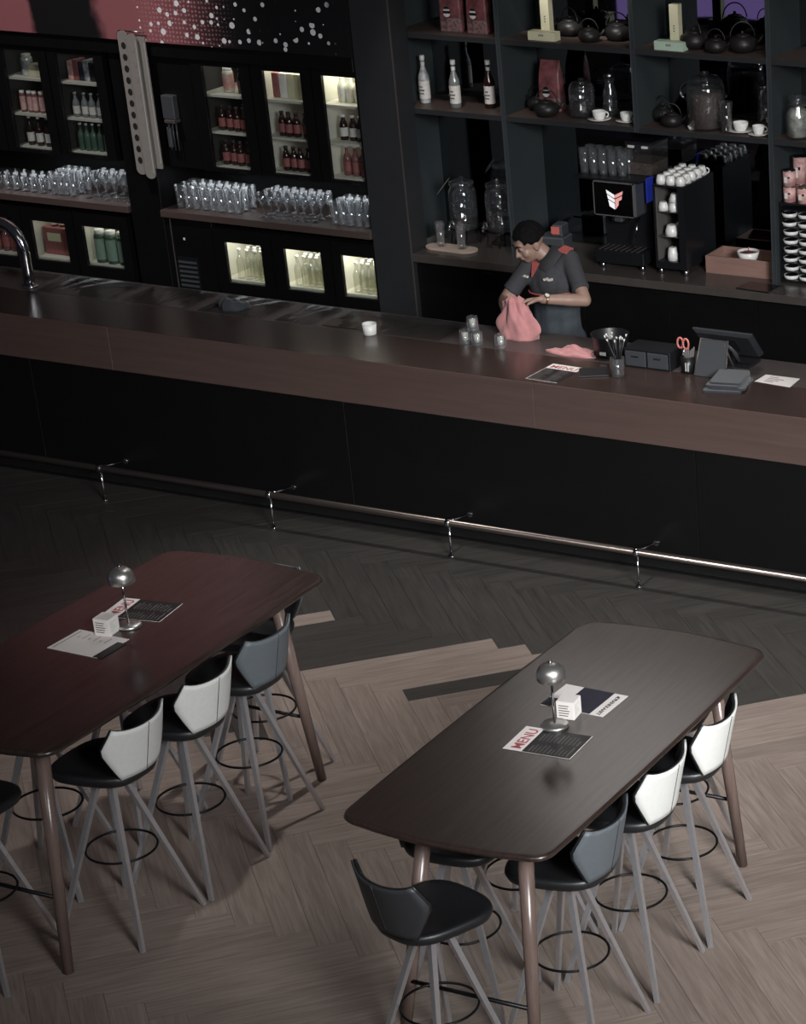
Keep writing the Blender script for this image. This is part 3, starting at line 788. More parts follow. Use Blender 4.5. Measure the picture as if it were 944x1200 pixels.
R('d', 1, Y1, 5, 'cola', 'stub', .165, .028, 'glass_brown', 'label_red', 'cap_dark', 'dark bottle with red label, middle shelf of the cooler right of the hanging strips', 'red labelled bottles right of the strips, middle shelf')
R('d', 2, Y1, 5, 'cola', 'stub', .165, .028, 'glass_brown', 'label_red', 'cap_dark', 'dark bottle with red label, bottom shelf of the cooler right of the hanging strips', 'red labelled bottles right of the strips, bottom shelf')
R('b', 1, Y1, 5, 'dim_clear', 'long', .17, .026, 'glass_clear', 'label', 'cap', 'clear bottle on the middle shelf of the cooler left of the hanging strips', 'bottles left of the strips, middle shelf')
R('b', 2, Y1, 6, 'dim_green', 'long', .19, .024, 'glass_green', None, 'cap', 'slim green bottle on the bottom shelf of the cooler left of the hanging strips', 'bottles left of the strips, bottom shelf')
for i, m_ in enumerate(('tin_cream', 'label_red', 'navy', 'tin_white', 'navy', 'label_red', 'paper')):
    tag(obj('drinks_carton', box((-.022, -.05, 0), (.022, .05, .13 + .012 * (i % 2)), .002), M[m_], None, (-4.755 + i * .047, Y1 + .05, 1.996)), ['cream', 'first red', 'first navy', 'printed white', 'second navy', 'second red', 'plain white'][i] + ' carton in the row on the top shelf left of the hanging strips', 'carton', 'cartons left of the strips')
R('a', 0, Y1 + .03, 2, 'round', 'can', .15, .042, 'glass_pale', 'tin_white', 'cap', 'round pale bottle on the top shelf of the first full cooler from the left', 'round bottles, top left cooler')
tag(obj('bottle_crate', box((-.09, -.04, 0), (.09, .04, .085), .003), M['card_cream'], None, (-5.03, Y1 + .03, 1.996)), 'cream carton on the top shelf of the first full cooler from the left', 'box')
R('a', 1, Y1, 6, 'pinkcan', 'can', .15, .022, 'glass_rose', 'tin_pink', 'cap', 'slim pink can on the middle shelf of the first full cooler from the left', 'pink cans, top left cooler')
R('a', 2, Y1, 4, 'amber', 'long', .20, .027, 'glass_brown', 'label', 'cap', 'brown bottle on the bottom shelf of the first full cooler from the left', 'brown bottles, top left cooler')
# bottles, low coolers
for k in 'def':
    c = cells[k]; nmx = {'d': 4, 'e': 5, 'f': 4}[k] + 1
    for r_, yy in enumerate((BY + .085, BY + .15, BY + .22, BY + .29, BY + .36, BY + .43)):
        row(c[2] + .02 + .03 * (r_ % 2), c[3] + .03, yy, .696, nmx, 'lit_bottle', 'long', .215, .029, 'glass_bottle', None, 'cap', 'clear pale capped bottle in the lit low cooler ' + NAMES[k], 'pale bottles in the lit low cooler ' + NAMES[k])
row(-4.765, -4.46, BY + .09, .696, 3, 'green_big', 'can', .24, .046, 'glass_green', 'label_green', 'cap', 'green bottle with pale label in the low cooler left of the strips', 'green bottles in the low cooler', .002)
row(-4.765, -4.46, BY + .24, .696, 3, 'green_big', 'can', .24, .046, 'glass_green', 'label_green', 'cap', 'green bottle in the back row of the low cooler left of the strips', 'green bottles in the low cooler', .002)
cr = thing('drinks_multipack', 'red drinks carton stacked in the low cooler at the left', 'carton', (-5.12, BY + .22, .696))
obj('carton', box((-.14, -.10, 0), (.14, .10, .20), .004), M['red_box'], cr); obj('carton_band', box((-.10, -.102, .10), (.02, -.099, .16)), M['card_cream'], cr)
row(-5.22, -4.95, BY + .18, .897, 4, 'mini', 'stub', .075, .025, 'glass_brown', 'label', 'cap', 'small bottle lying on top of the red carton in the low cooler', 'small bottles on the red carton')
row(-5.70, -5.42, BY + .1, .696, 4, 'cola_low', 'stub', .20, .032, 'glass_rose', 'label_red', 'cap', 'bottle with red label in the low cooler cut by the left edge', 'red labelled bottles at the left edge')

# tower between the cooler groups, hanging strips, wall dispenser, vent
tw = thing('service_tower', 'black service tower between the two cooler groups', 'cabinet', (0, 0, 0))
obj('tower_front', box((-4.328, BY + .01, .1), (-4.053, BY + .05, 2.232), .002), M['black'], tw)
obj('tower_front', box((-4.05, BY + .01, 1.475), (-3.645, BY + .05, 2.232), .002), M['black'], tw)
obj('tower_front', box((-4.05, BY + .01, .1), (-3.645, BY + .05, 1.108), .002), M['black'], tw)
obj('tower_side', box((-4.075, BY + .05, .1), (-4.053, BY + .56, 2.232)), M['black'], tw)
vt = obj('vent', box((-3.975, BY + .003, .50), (-3.80, BY + .0105, .83)), M['plastic_black'], tw)
for k in range(9): obj('vent_slat', box((-3.965, BY - .003, .515 + k * .034), (-3.81, BY + .004, .53 + k * .034)), M['plastic_grey'], vt)
obj('edge_strip', box((-4.0, BY + .004, .1), (-3.994, BY + .014, 1.10)), M['steel_dark'], tw)
obj('indicator', box((-3.90, BY + .004, .955), (-3.885, BY + .011, .97)), M['cap'], tw)
wd = thing('wall_dispenser', 'grey wall dispenser with tubes on the black tower', 'dispenser', (-3.83, BY + .004, 1.72))
obj('housing', box((-.055, -.05, .10), (.045, .005, .26), .004), M['plastic_grey'], wd)
obj('drip_plate', box((-.035, -.07, .075), (.05, .005, .098), .003), M['steel_dark'], wd)
for x in (-.03, .0, .03): obj('tube', rod((x, -.03, -.12), (x, -.03, .09), .006, 8), M['plastic_grey'], wd)
obj('bottle_holder', box((-.045, -.045, -.1), (-.015, -.005, .04), .004), M['plastic_grey'], wd)
hs = thing('hanging_strips', 'pale frosted strips with punched holes hanging in front of the coolers', 'strip display', (-4.045, 2.07, 1.42))
def strip(x, y, z0, z1, holes, hole_mat, square=False, w=.085, rot=.0):
    o = rrect(w, z1 - z0, .006 if square else w * .46, 6)
    mb = MB(); R_ = [[(px_, yy, pz + (z0 + z1) / 2) for px_, pz in o] for yy in (-.004, .004)]
    mb.loft(R_, True, True)
    s_ = obj('strip', mb, M['strip'], hs, (x, y, 0), rot=(0, rot, 0))
    for k in range(holes):
        z = z1 - .10 - k * (z1 - z0 - .2) / max(1, holes - 1)
        h_ = MB().lathe([(.020, -.0052), (.0205, -.0045)], 14); h_ = MB().loft([[(.019 * math.cos(a), yy, z + .024 * math.sin(a)) for a in [2 * PI * j / 14 for j in range(14)]] for yy in (-.0055, -.0041)], True, True)
        obj('punched_hole', h_, hole_mat, s_)
    obj('edge_line', MB().box((w * .36, -.0055, z0 + .04), (w * .385, -.004, z1 - .04)), M['cap'], s_)
strip(-.065, 0, .0, .985, 11, M['strip_hole'])
strip(.018, -.014, -.02, .97, 9, M['strip'])
strip(.075, .012, .05, .95, 0, None, True, .07)
obj('hanger', rod((-.1, .012, .98), (.11, .012, .98), .006), M['steel'], hs)

# shelf boards with glasses
for lab, a, b in (('brown timber shelf with glasses left of the black tower', -5.95, -4.33), ('brown timber shelf with glasses between the tower and the column', -4.05, -2.304)):
    s_ = obj('glass_shelf', box((a, BY - .02, 1.112), (b, BY + .5, 1.16), .002), M['shelf_wood']); tag(s_, lab, 'shelf')
nb = obj('trim_3', box((-9, BY + .50, 1.0), (-2.304, BY + .54, 1.47)), M['black']); tag(nb, kind='structure')
light('under_cooler_lamp', 'AREA', (-3.2, BY + .22, 1.462), (-3.2, BY + .22, 0), 1.4, (.88, .94, 1), 1.5, .12)
light('under_cooler_lamp', 'AREA', (-5.0, BY + .22, 1.462), (-5.0, BY + .22, 0), 1.0, (.88, .94, 1), 1.2, .12)
def tumbler_mesh(h, r0, r1, seg=14):
    return MB().lathe([(r0 * .92, 0), (r0, .004), (r1, h), (r1 - .0025, h), (r0 - .003, .012), (.002, .010)], seg, cap0=True, cap1=True)
T_TALL = tumbler_mesh(.165, .027, .035).mesh('tumbler', M['glass_whitened'])
T_SHORT = tumbler_mesh(.10, .030, .038).mesh('tumbler', M['glass'])
T_STEM = MB().lathe([(.032, 0), (.032, .003), (.005, .008), (.004, .075), (.020, .09), (.036, .125), (.033, .175), (.031, .175), (.033, .125), (.004, .092)], 14).mesh('wine_glass', M['glass'])
def tumbler(me, loc, label, group=None, up=True, name='tumbler'):
    o = bpy.data.objects.new(name, me); COL.objects.link(o); o.location = loc
    if not up: o.rotation_euler = (PI, 0, 0)
    return tag(o, label, 'glass', group)
for lab, grp, me, xa, xb, nx in (
    ('small glass at the far left of the left glass shelf', 'glasses, far left cluster', T_SHORT, -5.75, -5.12, 8),
    ('tall glass in the second cluster of the left glass shelf', 'glasses, second cluster', T_TALL, -5.08, -4.86, 4),
    ('stemmed glass at the right end of the left glass shelf', 'stemmed glasses, left shelf', T_STEM, -4.78, -4.38, 5),
    ('tall glass at the left end of the right glass shelf', 'tall glasses, right shelf', T_TALL, -3.98, -3.42, 8),
    ('stemmed glass in the middle of the right glass shelf', 'stemmed glasses, right shelf', T_STEM, -3.28, -2.78, 7),
    ('tall glass at the right end of the right glass shelf by the column', 'tall glasses by the column', T_TALL, -2.68, -2.36, 5)):
    for i in range(nx):
        for j in range(3):
            x = xa + (xb - xa) * (i + .5) / nx
            tumbler(me, (x + random.uniform(-.003, .003), BY + .09 + j * .085, 1.16), ('front row ', 'middle row ', 'back row ')[j] + lab, grp + (', front', ', middle', ', back')[j], name='wine_glass' if me is T_STEM else 'tumbler')

# ================================================================== BACK WALL, RIGHT: SHELVING WITH MIRROR
ZC, ZB, ZA = 1.04, 1.978, 2.475
cnt = thing('back_counter', 'dark stone topped back counter with black doors', 'counter', (0, 0, 0))
obj('worktop', box((-1.997, BY, .985), (4.2, 2.90, ZC), .003), M['counter'], cnt)
xs = [-2.0, -1.35, -.71, -.07, .563, 1.2, 1.84, 2.48, 3.12, 4.2]
for a, b in zip(xs, xs[1:]):
    d = obj('door', box((a + .0015, 2.19, .12), (b - .0015, 2.212, .975), .001), M['black'], cnt)
    obj('handle', box((b - .13, 2.183, .945), (b - .05, 2.19, .955)), M['steel'], d)
obj('carcass', box((-2.0, 2.212, .0), (4.2, 2.9, .985)), M['black_matt'], cnt)
sh = thing('back_bar_shelving', 'anthracite back bar shelving with smoked mirror back', 'shelving', (0, 0, 0))
for n_, (a, b, z) in enumerate(((-2.15, -2.12, ZC), (-1.335, -1.303, ZC), (-.352, -.320, 1.945), (.601, .632, ZC), (1.57, 1.60, ZC), (2.54, 2.57, ZC))):
    u = obj('upright', box((a, 2.35, z), (b, 2.80, 4.2)), M['teal'], sh)
    obj('front_edge', box((a, 2.344, z), (a + .004, 2.35, 4.2)), M['plastic_grey'], u); obj('front_edge', box((b - .004, 2.344, z), (b, 2.35, 4.2)), M['plastic_grey'], u)
for z in (ZB, ZA, 2.975, 3.475):
    for a, b in ((-2.12, -1.335), (-1.303, -.352), (-.320, .601), (.632, 1.57), (1.60, 2.54)):
        s_ = obj('shelf', box((a, 2.352, z - .034), (b, 2.80, z)), M['shelf_wood'], sh)
        obj('shelf_edge', box((a, 2.347, z - .034), (b, 2.352, z - .001)), M['ledge'], s_)
obj('mirror_panel', box((-2.15, 2.80, ZC + .0), (2.57, 2.81, 4.2)), M['mirror'], sh)
hp = obj('trim_4', box((-2.0, 2.33, 4.2), (8, 2.9, 7.6)), M['wall_grey']); tag(hp, kind='structure')

# --- top row
def coffee_bag(label, loc, rz, w=.15, d=.085, h=.36):
    t = thing('coffee_bag', label, 'bag', loc, rz)
    R_ = []
    for z, sx, sy in ((0, 1, 1), (.03, 1.03, 1.05), (h * .5, 1.02, 1.0), (h * .75, 1, .8), (h * .88, .98, .4), (h * .93, .97, .10), (h, .97, .06)):
        R_.append([(x * sx + .004 * math.sin(9 * z + x * 30), y * sy, z) for x, y in rrect(w, d, .012, 2)])
    obj('pouch', MB().loft(R_, True, True, True), M['coffee_bag'], t)
    lo = [[(x * 1.012, y * 1.02, z) for x, y in rrect(w * 1.03, d * 1.04, .012, 2)] for z in (.004, .09)]
    obj('printed_foot', MB().loft(lo, False, False, True), M['bag_dark'], t)
    bd = obj('badge', MB().loft([[(.026 * math.cos(a) - .02, y, .13 + .034 * math.sin(a)) for a in [2 * PI * j / 16 for j in range(16)]] for y in (-d * .53 - .003, -d * .53)], True, True), M['plastic_black'], t)
    obj('badge_band', MB().loft([[(.024 * math.cos(a) - .02, y, .118 + .022 * min(0, math.sin(a))) for a in [2 * PI * j / 16 for j in range(16)]] for y in (-d * .53 - .0045, -d * .53 - .002)], True, True), M['label'], bd)
    obj('badge_band', box((-.042, -d * .53 - .0045, .136), (.002, -d * .53 - .002, .147)), M['label'], bd)
    return t
coffee_bag('red coffee bag at the top left of the shelving, left of its twin', (-1.74, 2.50, ZA), .12)
coffee_bag('red coffee bag at the top left of the shelving, right of its twin', (-1.53, 2.49, ZA), -.03)
coffee_bag('red coffee bag on the middle shelf behind a black teapot', (-1.10, 2.62, ZB), .1, .15, .09, .33)
def card_box(label, a, h, loc, rz, material, text_):
    t = thing('card_box', label, 'box', loc, rz)
    obj('carton', box((-a[0] / 2, -a[1] / 2, 0), (a[0] / 2, a[1] / 2, h), .001), M[material], t)
    pr = MB()
    if text_ == 'h':
        for k in range(3): pr.box((-.018 + k * .013, -a[1] / 2 - .0006, h * .5), (-.010 + k * .013, -a[1] / 2 + .0003, h * .72))
    else:
        for k in range(3): pr.box((-.005, -a[1] / 2 - .0006, h * .38 + k * .016), (.004, -a[1] / 2 + .0003, h * .38 + .009 + k * .016))
    obj('print', pr, M['ink'], t)
card_box('cream card box lying flat on the top shelf under an upright one', (.20, .075), .055, (-1.02, 2.43, ZA), -.02, 'card_cream', 'h')
card_box('cream card box standing upright behind the flat cream box', (.062, .06), .27, (-1.03, 2.50, ZA), .03, 'card_cream', 'v')
card_box('pale green card box lying flat on the top shelf near the right teapots', (.205, .075), .055, (-.09, 2.41, ZA), -.02, 'card_green', 'h')
card_box('cream card box standing upright behind the pale green box', (.062, .06), .27, (-.09, 2.49, ZA), .03, 'card_cream', 'v')
def teapot(label, loc, r, rz=0.0, bail=True):
    t = thing('cast_iron_teapot', label, 'teapot', loc, rz)
    obj('body', MB().lathe([(r * .55, 0), (r * .62, .003), (r * .92, r * .28), (r, r * .55), (r * .9, r * .88), (r * .55, r * 1.08), (r * .50, r * 1.10)], 20), M['iron'], t)
    l = obj('lid', MB().lathe([(r * .54, r * 1.08), (r * .50, r * 1.16), (r * .2, r * 1.24), (r * .03, r * 1.25)], 18), M['iron'], t)
    obj('lid_knob', MB().ball((0, 0, r * 1.33), r * .12, 10, 6), M['iron'], l)
    obj('spout', MB().tube([(r * .85, 0, r * .55), (r * 1.2, 0, r * .75), (r * 1.42, 0, r * 1.1)], r * .16, 8, r1=r * .09), M['iron'], t)
    if bail:
        obj('bail_handle', MB().tube(arc((0, 0, r * .95), r * .86, .05, PI - .05, 16, (1, 0, 0), (0, 0, 1.25)), r * .05, 6), M['iron'], t)
    else:
        obj('bail_handle', MB().tube(arc((-r * 1.0, 0, r * .6), r * .35, PI / 2, PI * 1.5, 10), r * .06, 6), M['iron'], t)
    return t
teapot('tall black iron teapot at the back left of the top shelf beside the cream boxes', (-.93, 2.62, ZA), .088, 2.8)
teapot('small black iron teapot at the front of the top shelf right of the cream boxes', (-.71, 2.47, ZA), .072, .3)
teapot('black iron teapot at the top shelf end next to the middle upright', (-.56, 2.58, ZA), .086, .4)
teapot('large iron teapot first of the three right of the pale green box', (.03, 2.50, ZA), .092, 2.6)
teapot('small round iron teapot in the middle of the three right of the pale green box', (.215, 2.43, ZA), .072, .2)
teapot('large iron teapot last of the three right of the pale green box', (.37, 2.50, ZA), .092, .5)
# --- middle row
def syrup(label, loc, gm, lm='label', contents=None):
    h, r = .315, .037
    t = thing('syrup_bottle', label, 'bottle', loc)
    obj('glass_body', MB().lathe([(r * .9, 0), (r, .006), (r, h * .52), (r * .92, h * .58), (r * .45, h * .74), (r * .36, h * .80), (r * .36, h * .90), (r * .42, h * .91)], 18), M[gm], t)
    obj('label', MB().lathe([(r * 1.02, h * .10), (r * 1.02, h * .47)], 18, cap0=False, cap1=False), M[lm], t)
    obj('neck_label', MB().lathe([(r * .40, h * .78), (r * .40, h * .86)], 14, cap0=False, cap1=False), M['label'], t)
    obj('cap', MB().lathe([(r * .46, h * .90), (r * .48, h * .91), (r * .48, h * .99), (r * .42, h)], 14), M['cap'], t)
    pr = MB()
    for k, w in enumerate((.018, .026, .012)): pr.box((-w, -r * 1.03 - .0006, h * (.20 + .07 * k)), (w * .8, -r * .9, h * (.225 + .07 * k)))
    obj('print', pr, M['ink'], t)
syrup('frosted pale syrup bottle with white label, first on the middle shelf', (-2.03, 2.53, ZB), 'tin_white')
syrup('clear syrup bottle with white label, second on the middle shelf', (-1.755, 2.47, ZB), 'glass_clear')
syrup('red brown syrup bottle with white label, third on the middle shelf', (-1.53, 2.54, ZB), 'glass_brown')
teapot('low dark teapot at the back of the middle shelf in front of the red bag', (-1.20, 2.60, ZB), .075, 2.9)
teapot('low dark teapot at the front of the middle shelf in front of the red bag', (-1.05, 2.45, ZB), .085, .4)
teapot('dark teapot at the back left of the middle shelf under the pale green box', (-.27, 2.60, ZB), .078, 2.8)
teapot('small dark teapot at the front of the middle shelf under the pale green box', (-.135, 2.46, ZB), .072, .3)
def jar(label, loc, r, h, contents=None, knob=True, handle=False):
    t = thing('glass_jar', label, 'jar', loc)
    obj('glass_body', MB().lathe([(r * .92, 0), (r, .01), (r, h * .72), (r * .93, h * .78), (r * .86, h * .80), (r * .855, h * .80), (r * .92, h * .775), (r * .975, h * .71), (r * .975, .014), (.004, .012)], 28), M['glass'], t)
    l = obj('lid', MB().lathe([(r * .90, h * .80), (r * .92, h * .82), (r * .7, h * .90), (r * .3, h * .935), (r * .02, h * .94)], 24), M['glass'], t)
    if knob: obj('lid_knob', MB().lathe([(r * .10, h * .935), (r * .2, h * .955), (r * .24, h * .985), (r * .12, h), (.002, h)], 14), M['glass'], l)
    if contents: obj('contents', MB().lathe([(r * .94, .016), (r * .955, .02), (r * .955, h * .62), (r * .5, h * .65), (.002, h * .64)], 24), M[contents], t)
    if handle: obj('side_handle', MB().tube(arc((-r * 1.02, 0, h * .62), r * .42, PI * .45, PI * 1.55, 10), .006, 6), M['glass'], t)
    return t
jar('clear glass jar with knob lid on the middle shelf left of a carafe', (-.82, 2.52, ZB), .085, .25)
jar('large glass jar of coffee beans on the middle shelf', (.095, 2.50, ZB), .125, .36, 'beans', True, True)
t = thing('glass_carafe', 'clear glass carafe standing behind a white cup on the middle shelf', 'carafe', (-.655, 2.60, ZB))
obj('glass_body', MB().lathe([(.045, 0), (.05, .006), (.048, .16), (.03, .20), (.034, .25), (.032, .25), (.028, .2), (.046, .155), (.046, .01), (.003, .009)], 20), M['glass'], t)
obj('stopper', MB().lathe([(.03, .25), (.036, .262), (.02, .285), (.003, .29)], 14), M['steel'], t)
t = thing('glass_carafe', 'clear glass carafe with steel neck behind the cups near the right upright', 'carafe', (.46, 2.62, ZB))
obj('glass_body', MB().lathe([(.05, 0), (.056, .006), (.05, .2), (.034, .25), (.037, .30), (.035, .30), (.032, .25), (.048, .195), (.052, .01), (.003, .009)], 20), M['glass'], t)
obj('neck_ring', MB().lathe([(.036, .245), (.039, .25), (.039, .268), (.037, .273)], 18, cap0=False, cap1=False), M['steel'], t)
CUP = {}
def cup_parts(r, h, saucer):
    key = (r, h, saucer)
    if key in CUP: return CUP[key]
    z = .008 if saucer else 0
    a = MB().lathe([(r * .62, z), (r * .7, z + .004), (r * .95, z + h * .55), (r, z + h), (r - .003, z + h), (r * .9, z + h * .5), (r * .5, z + .008), (.002, z + .007)], 18).mesh('cup_body', M['white'])
    b = MB().tube(arc((r * .96, 0, z + h * .55), h * .30, -PI / 2, PI / 2, 8), .0045, 6).mesh('handle', M['white'])
    c = MB().lathe([(r * .8, 0), (r * 1.1, .003), (r * 1.72, .013), (r * 1.75, .016), (r * 1.1, .008), (.002, .007)], 24).mesh('saucer', M['white']) if saucer else None
    CUP[key] = (a, b, c); return CUP[key]
def cup(label, loc, r=.04, h=.055, saucer=False, rz=0.0, flip=False, group=None):
    t = thing('coffee_cup', label, 'cup', loc, rz, group)
    for n_, me in zip(('cup_body', 'handle', 'saucer'), cup_parts(r, h, saucer)):
        if me:
            o = bpy.data.objects.new(n_, me); COL.objects.link(o); o.parent = t
            if flip: o.rotation_euler = (PI, 0, 0); o.location = (0, 0, h)
    return t
cup('white cup on a saucer on the middle shelf beside the carafe', (-.66, 2.45, ZB), .045, .055, True, .5)
cup('white cup on a saucer tucked against the middle upright', (-.47, 2.47, ZB), .042, .055, True, .3)
cup('larger white cup on a saucer right of the tall glass', (.35, 2.47, ZB), .05, .055, True, 2.8)
cup('smaller white cup on a saucer beside the right upright', (.50, 2.42, ZB), .04, .055, True, .4)
tumbler(tumbler_mesh(.20, .032, .042).mesh('tall_glass', M['glass']), (.285, 2.40, ZB), 'tall clear glass in front of the jar of coffee beans', name='tall_glass')
t = thing('coffee_scoop', 'white scoop lying in front of the jar of coffee beans', 'scoop', (.03, 2.415, ZB), .6)
obj('bowl', MB().lathe([(.004, 0), (.02, .004), (.028, .025), (.026, .025), (.018, .006), (.002, .003)], 16), M['white'], t)
obj('handle', MB().tube([(.02, 0, .02), (.05, 0, .012), (.075, 0, .004)], .005, 6), M['white'], t)
t = thing('sachet_jar', 'clear swing jar filled with paper sachets on the far right shelf', 'jar', (.765, 2.44, ZB))
obj('glass_body', MB().lathe([(.066, 0), (.075, .008), (.075, .16), (.05, .2), (.052, .235), (.049, .235), (.047, .2), (.072, .158), (.072, .01), (.003, .009)], 24), M['glass'], t)
obj('sachets', MB().lathe([(.06, .012), (.069, .02), (.069, .15), (.05, .185), (.002, .19)], 18), M['sachet'], t)
obj('lid', MB().lathe([(.054, .235), (.056, .24), (.056, .262), (.03, .275), (.002, .277)], 20), M['glass'], t)
obj('clip', MB().tube(arc((0, 0, .21), .06, 0, 2 * PI, 18, (1, 0, 0), (0, 1, 0)), .0025, 5), M['steel'], t)
# --- counter row: water taps
def dispenser(label, loc, rz):
    t = thing('drinks_dispenser', label, 'dispenser', loc, rz)
    obj('stand', MB().tube(arc((0, 0, .10), .085, 0, 2 * PI, 20, (1, 0, 0), (0, 1, 0)), .004, 6, closed=False), M['black_metal'], t)
    for a in (0, PI / 2, PI, PI * 1.5): obj('leg', rod((.085 * math.cos(a + .8), .085 * math.sin(a + .8), .1), (.1 * math.cos(a + .8), .1 * math.sin(a + .8), 0), .004, 6), M['black_metal'], t)
    obj('glass_body', MB().lathe([(.085, .105), (.095, .115), (.095, .36), (.075, .40), (.073, .40), (.092, .355), (.092, .12), (.003, .113)], 28), M['glass'], t)
    for z in (.20, .30): obj('band', MB().lathe([(.096, z), (.097, z + .004), (.097, z + .012), (.096, z + .016)], 28, cap0=False, cap1=False), M['glass'], t)
    l = obj('lid', MB().lathe([(.082, .40), (.086, .406), (.084, .425), (.05, .44), (.012, .445), (.012, .46), (.003, .465)], 24), M['glass'], t)
    tp = obj('tap', MB().tube([(0, -.09, .155), (0, -.125, .155), (0, -.14, .145), (0, -.142, .115)], .011, 8), M['chrome'], t)
    obj('tap_lever', MB().tube(arc((.035, -.145, .165), .022, 0, 2 * PI, 14), .006, 6, closed=True), M['steel'], tp)
    return t
dispenser('clear drinks dispenser at the left end of the back counter', (-1.80, 2.52, ZC), -.3)
dispenser('clear drinks dispenser right of its twin near the second upright', (-1.54, 2.56, ZC), -.45)
t = thing('mint_sprig', 'pale leaf sprig leaning out of the left drinks dispenser', 'leaf', (-1.80, 2.52, ZC + .43), .2)
obj('leaf', MB().loft([[(-.08 - .10 * s_, w, .02 - .12 * s_), (-.08 - .10 * s_, -w, .02 - .12 * s_), (-.085 - .10 * s_, 0, .012 - .12 * s_)] for s_, w in ((0, .003), (.25, .018), (.6, .02), (.85, .012), (1, .002))], True, True), M['fridge_in'], t)
ot = rrect(.40, .15, .074, 8)
tr = obj('serving_board', MB().loft([[(x * s_, y * s_, z) for x, y in ot] for s_, z in ((.97, 0), (1, .004), (1, .014), (.985, .016))], True, True), M['oak_tray'], None, (-1.80, 2.33, ZC), -.06); tag(tr, 'pale oval wooden board under two glasses on the back counter', 'tray')
tumbler(T_TALL, (-1.885, 2.335, ZC + .016), 'clear tumbler on the left half of the pale oval board')
tumbler(T_TALL, (-1.715, 2.325, ZC + .016), 'clear tumbler on the right half of the pale oval board')
# till drawer behind the barkeeper's shoulder
t = thing('label_printer', 'grey and red label printer behind the barkeeper', 'printer', (-1.08, 2.50, ZC), .1)
obj('housing', box((-.09, -.08, 0), (.09, .08, .13), .01), M['plastic_grey'], t); obj('top_unit', box((-.0, -.06, .13), (.075, .06, .21), .008), M['plastic_grey'], t)
obj('red_front', box((.0, -.064, .15), (.06, -.058, .20)), M['shirt_red'], t); obj('tray', box((-.16, -.07, .10), (-.09, .07, .112)), M['plastic_grey'], t)
# --- coffee machine
t = thing('coffee_machine', 'black coffee machine with lit screen and bean hopper', 'coffee machine', (-.50, 2.50, ZC))
obj('column', box((-.16, -.05, .03), (.19, .26, .585), .006), M['plastic_black'], t)
ft = MB()
for x in (-.13, .165):
    for y in (-.17, .2): ft.lathe([(.017, 0), (.017, .035)], 12, mx=Matrix.Translation((x, y, 0)))
for i, (x, y) in enumerate(((-.13, -.17), (.165, -.17), (-.13, .2), (.165, .2))): obj('foot', MB().lathe([(.014, 0), (.017, .003), (.017, .036)], 14, mx=Matrix.Translation((x, y, 0))), M['chrome'], t)
db = obj('drip_base', box((-.17, -.20, .035), (.19, .0, .12), .006), M['plastic_black'], t)
for k in range(8): obj('grid_bar', box((-.15 + k * .04, -.185, .12), (-.138 + k * .04, -.03, .124)), M['steel_dark'], db)
hd = obj('screen_head', box((-.155, -.205, .355), (.155, .0, .585), .012), M['plastic_grey'], t)
obj('screen', box((-.145, -.209, .365), (.14, -.204, .578)), M['screen'], hd)
bz = MB(); bz.box((-.152, -.2095, .576), (.147, -.203, .584)); bz.box((-.152, -.2095, .357), (-.144, -.203, .584)); bz.box((.139, -.2095, .357), (.147, -.203, .584)); bz.box((-.152, -.2095, .357), (.147, -.203, .364))
obj('bezel', bz, M['ink'], hd)
def flat(poly, y0=-.2105, y1=-.2088): return MB().loft([[(x, y, z) for x, z in poly] for y in (y0, y1)], True, True)
lgx, lgz = -.055, .405
for i, pl in enumerate(([(0, .125), (.06, .095), (.06, .073), (.006, .10)], [(.007, .093), (.06, .066), (.06, .044), (.012, .068)], [(.014, .060), (.06, .037), (.06, .0), (.022, .018)])):
    obj('logo', flat([(lgx + x, lgz + z) for x, z in pl]), M['logo_white'], hd)
for i, pl in enumerate(([(.064, .095), (.124, .125), (.118, .10), (.064, .073)], [(.064, .066), (.117, .093), (.112, .068), (.090, .056), (.088, .03), (.064, .0)])):
    obj('logo', flat([(lgx + x, lgz + z) for x, z in pl]), M['logo_pink'], hd)
for x in (-.05, .05): obj('nozzle', rod((x, -.14, .365), (x, -.14, .30), .007, 8), M['steel'], t)
obj('spout_block', box((-.03, -.17, .31), (.03, -.11, .36), .006), M['plastic_grey'], t)
obj('milk_wand', MB().tube([(.12, -.09, .33), (.13, -.15, .30), (.10, -.16, .14)], .0055, 8), M['chrome'], t)
obj('side_light', box((.19, -.12, .44), (.197, -.02, .60), .002), M['blue_lit'], t)
obj('cup_plate', box((-.31, -.20, .585), (.195, .27, .597), .003), M['plastic_black'], t)
hp_ = obj('hopper', box((.01, -.03, .60), (.20, .2, .80)), M['glass'], t)
obj('beans', box((.014, -.026, .60), (.196, .196, .675)), M['beans'], hp_)
obj('hopper_lid', box((.005, -.035, .80), (.205, .205, .815), .004), M['plastic_black'], hp_)
for x in (.03, .13): obj('sticker', box((x, -.037, .775), (x + .045, -.0305, .79)), M['label'], hp_)
for i in range(5):
    for j in range(2):
        tumbler(T_TALL, (-.765 + .07 * i, 2.40 + .09 * j, ZC + .597), ORD[i] + ' tumbler from the left in the %s row on top of the coffee machine' % ('front', 'back')[j], 'tumblers on the coffee machine')
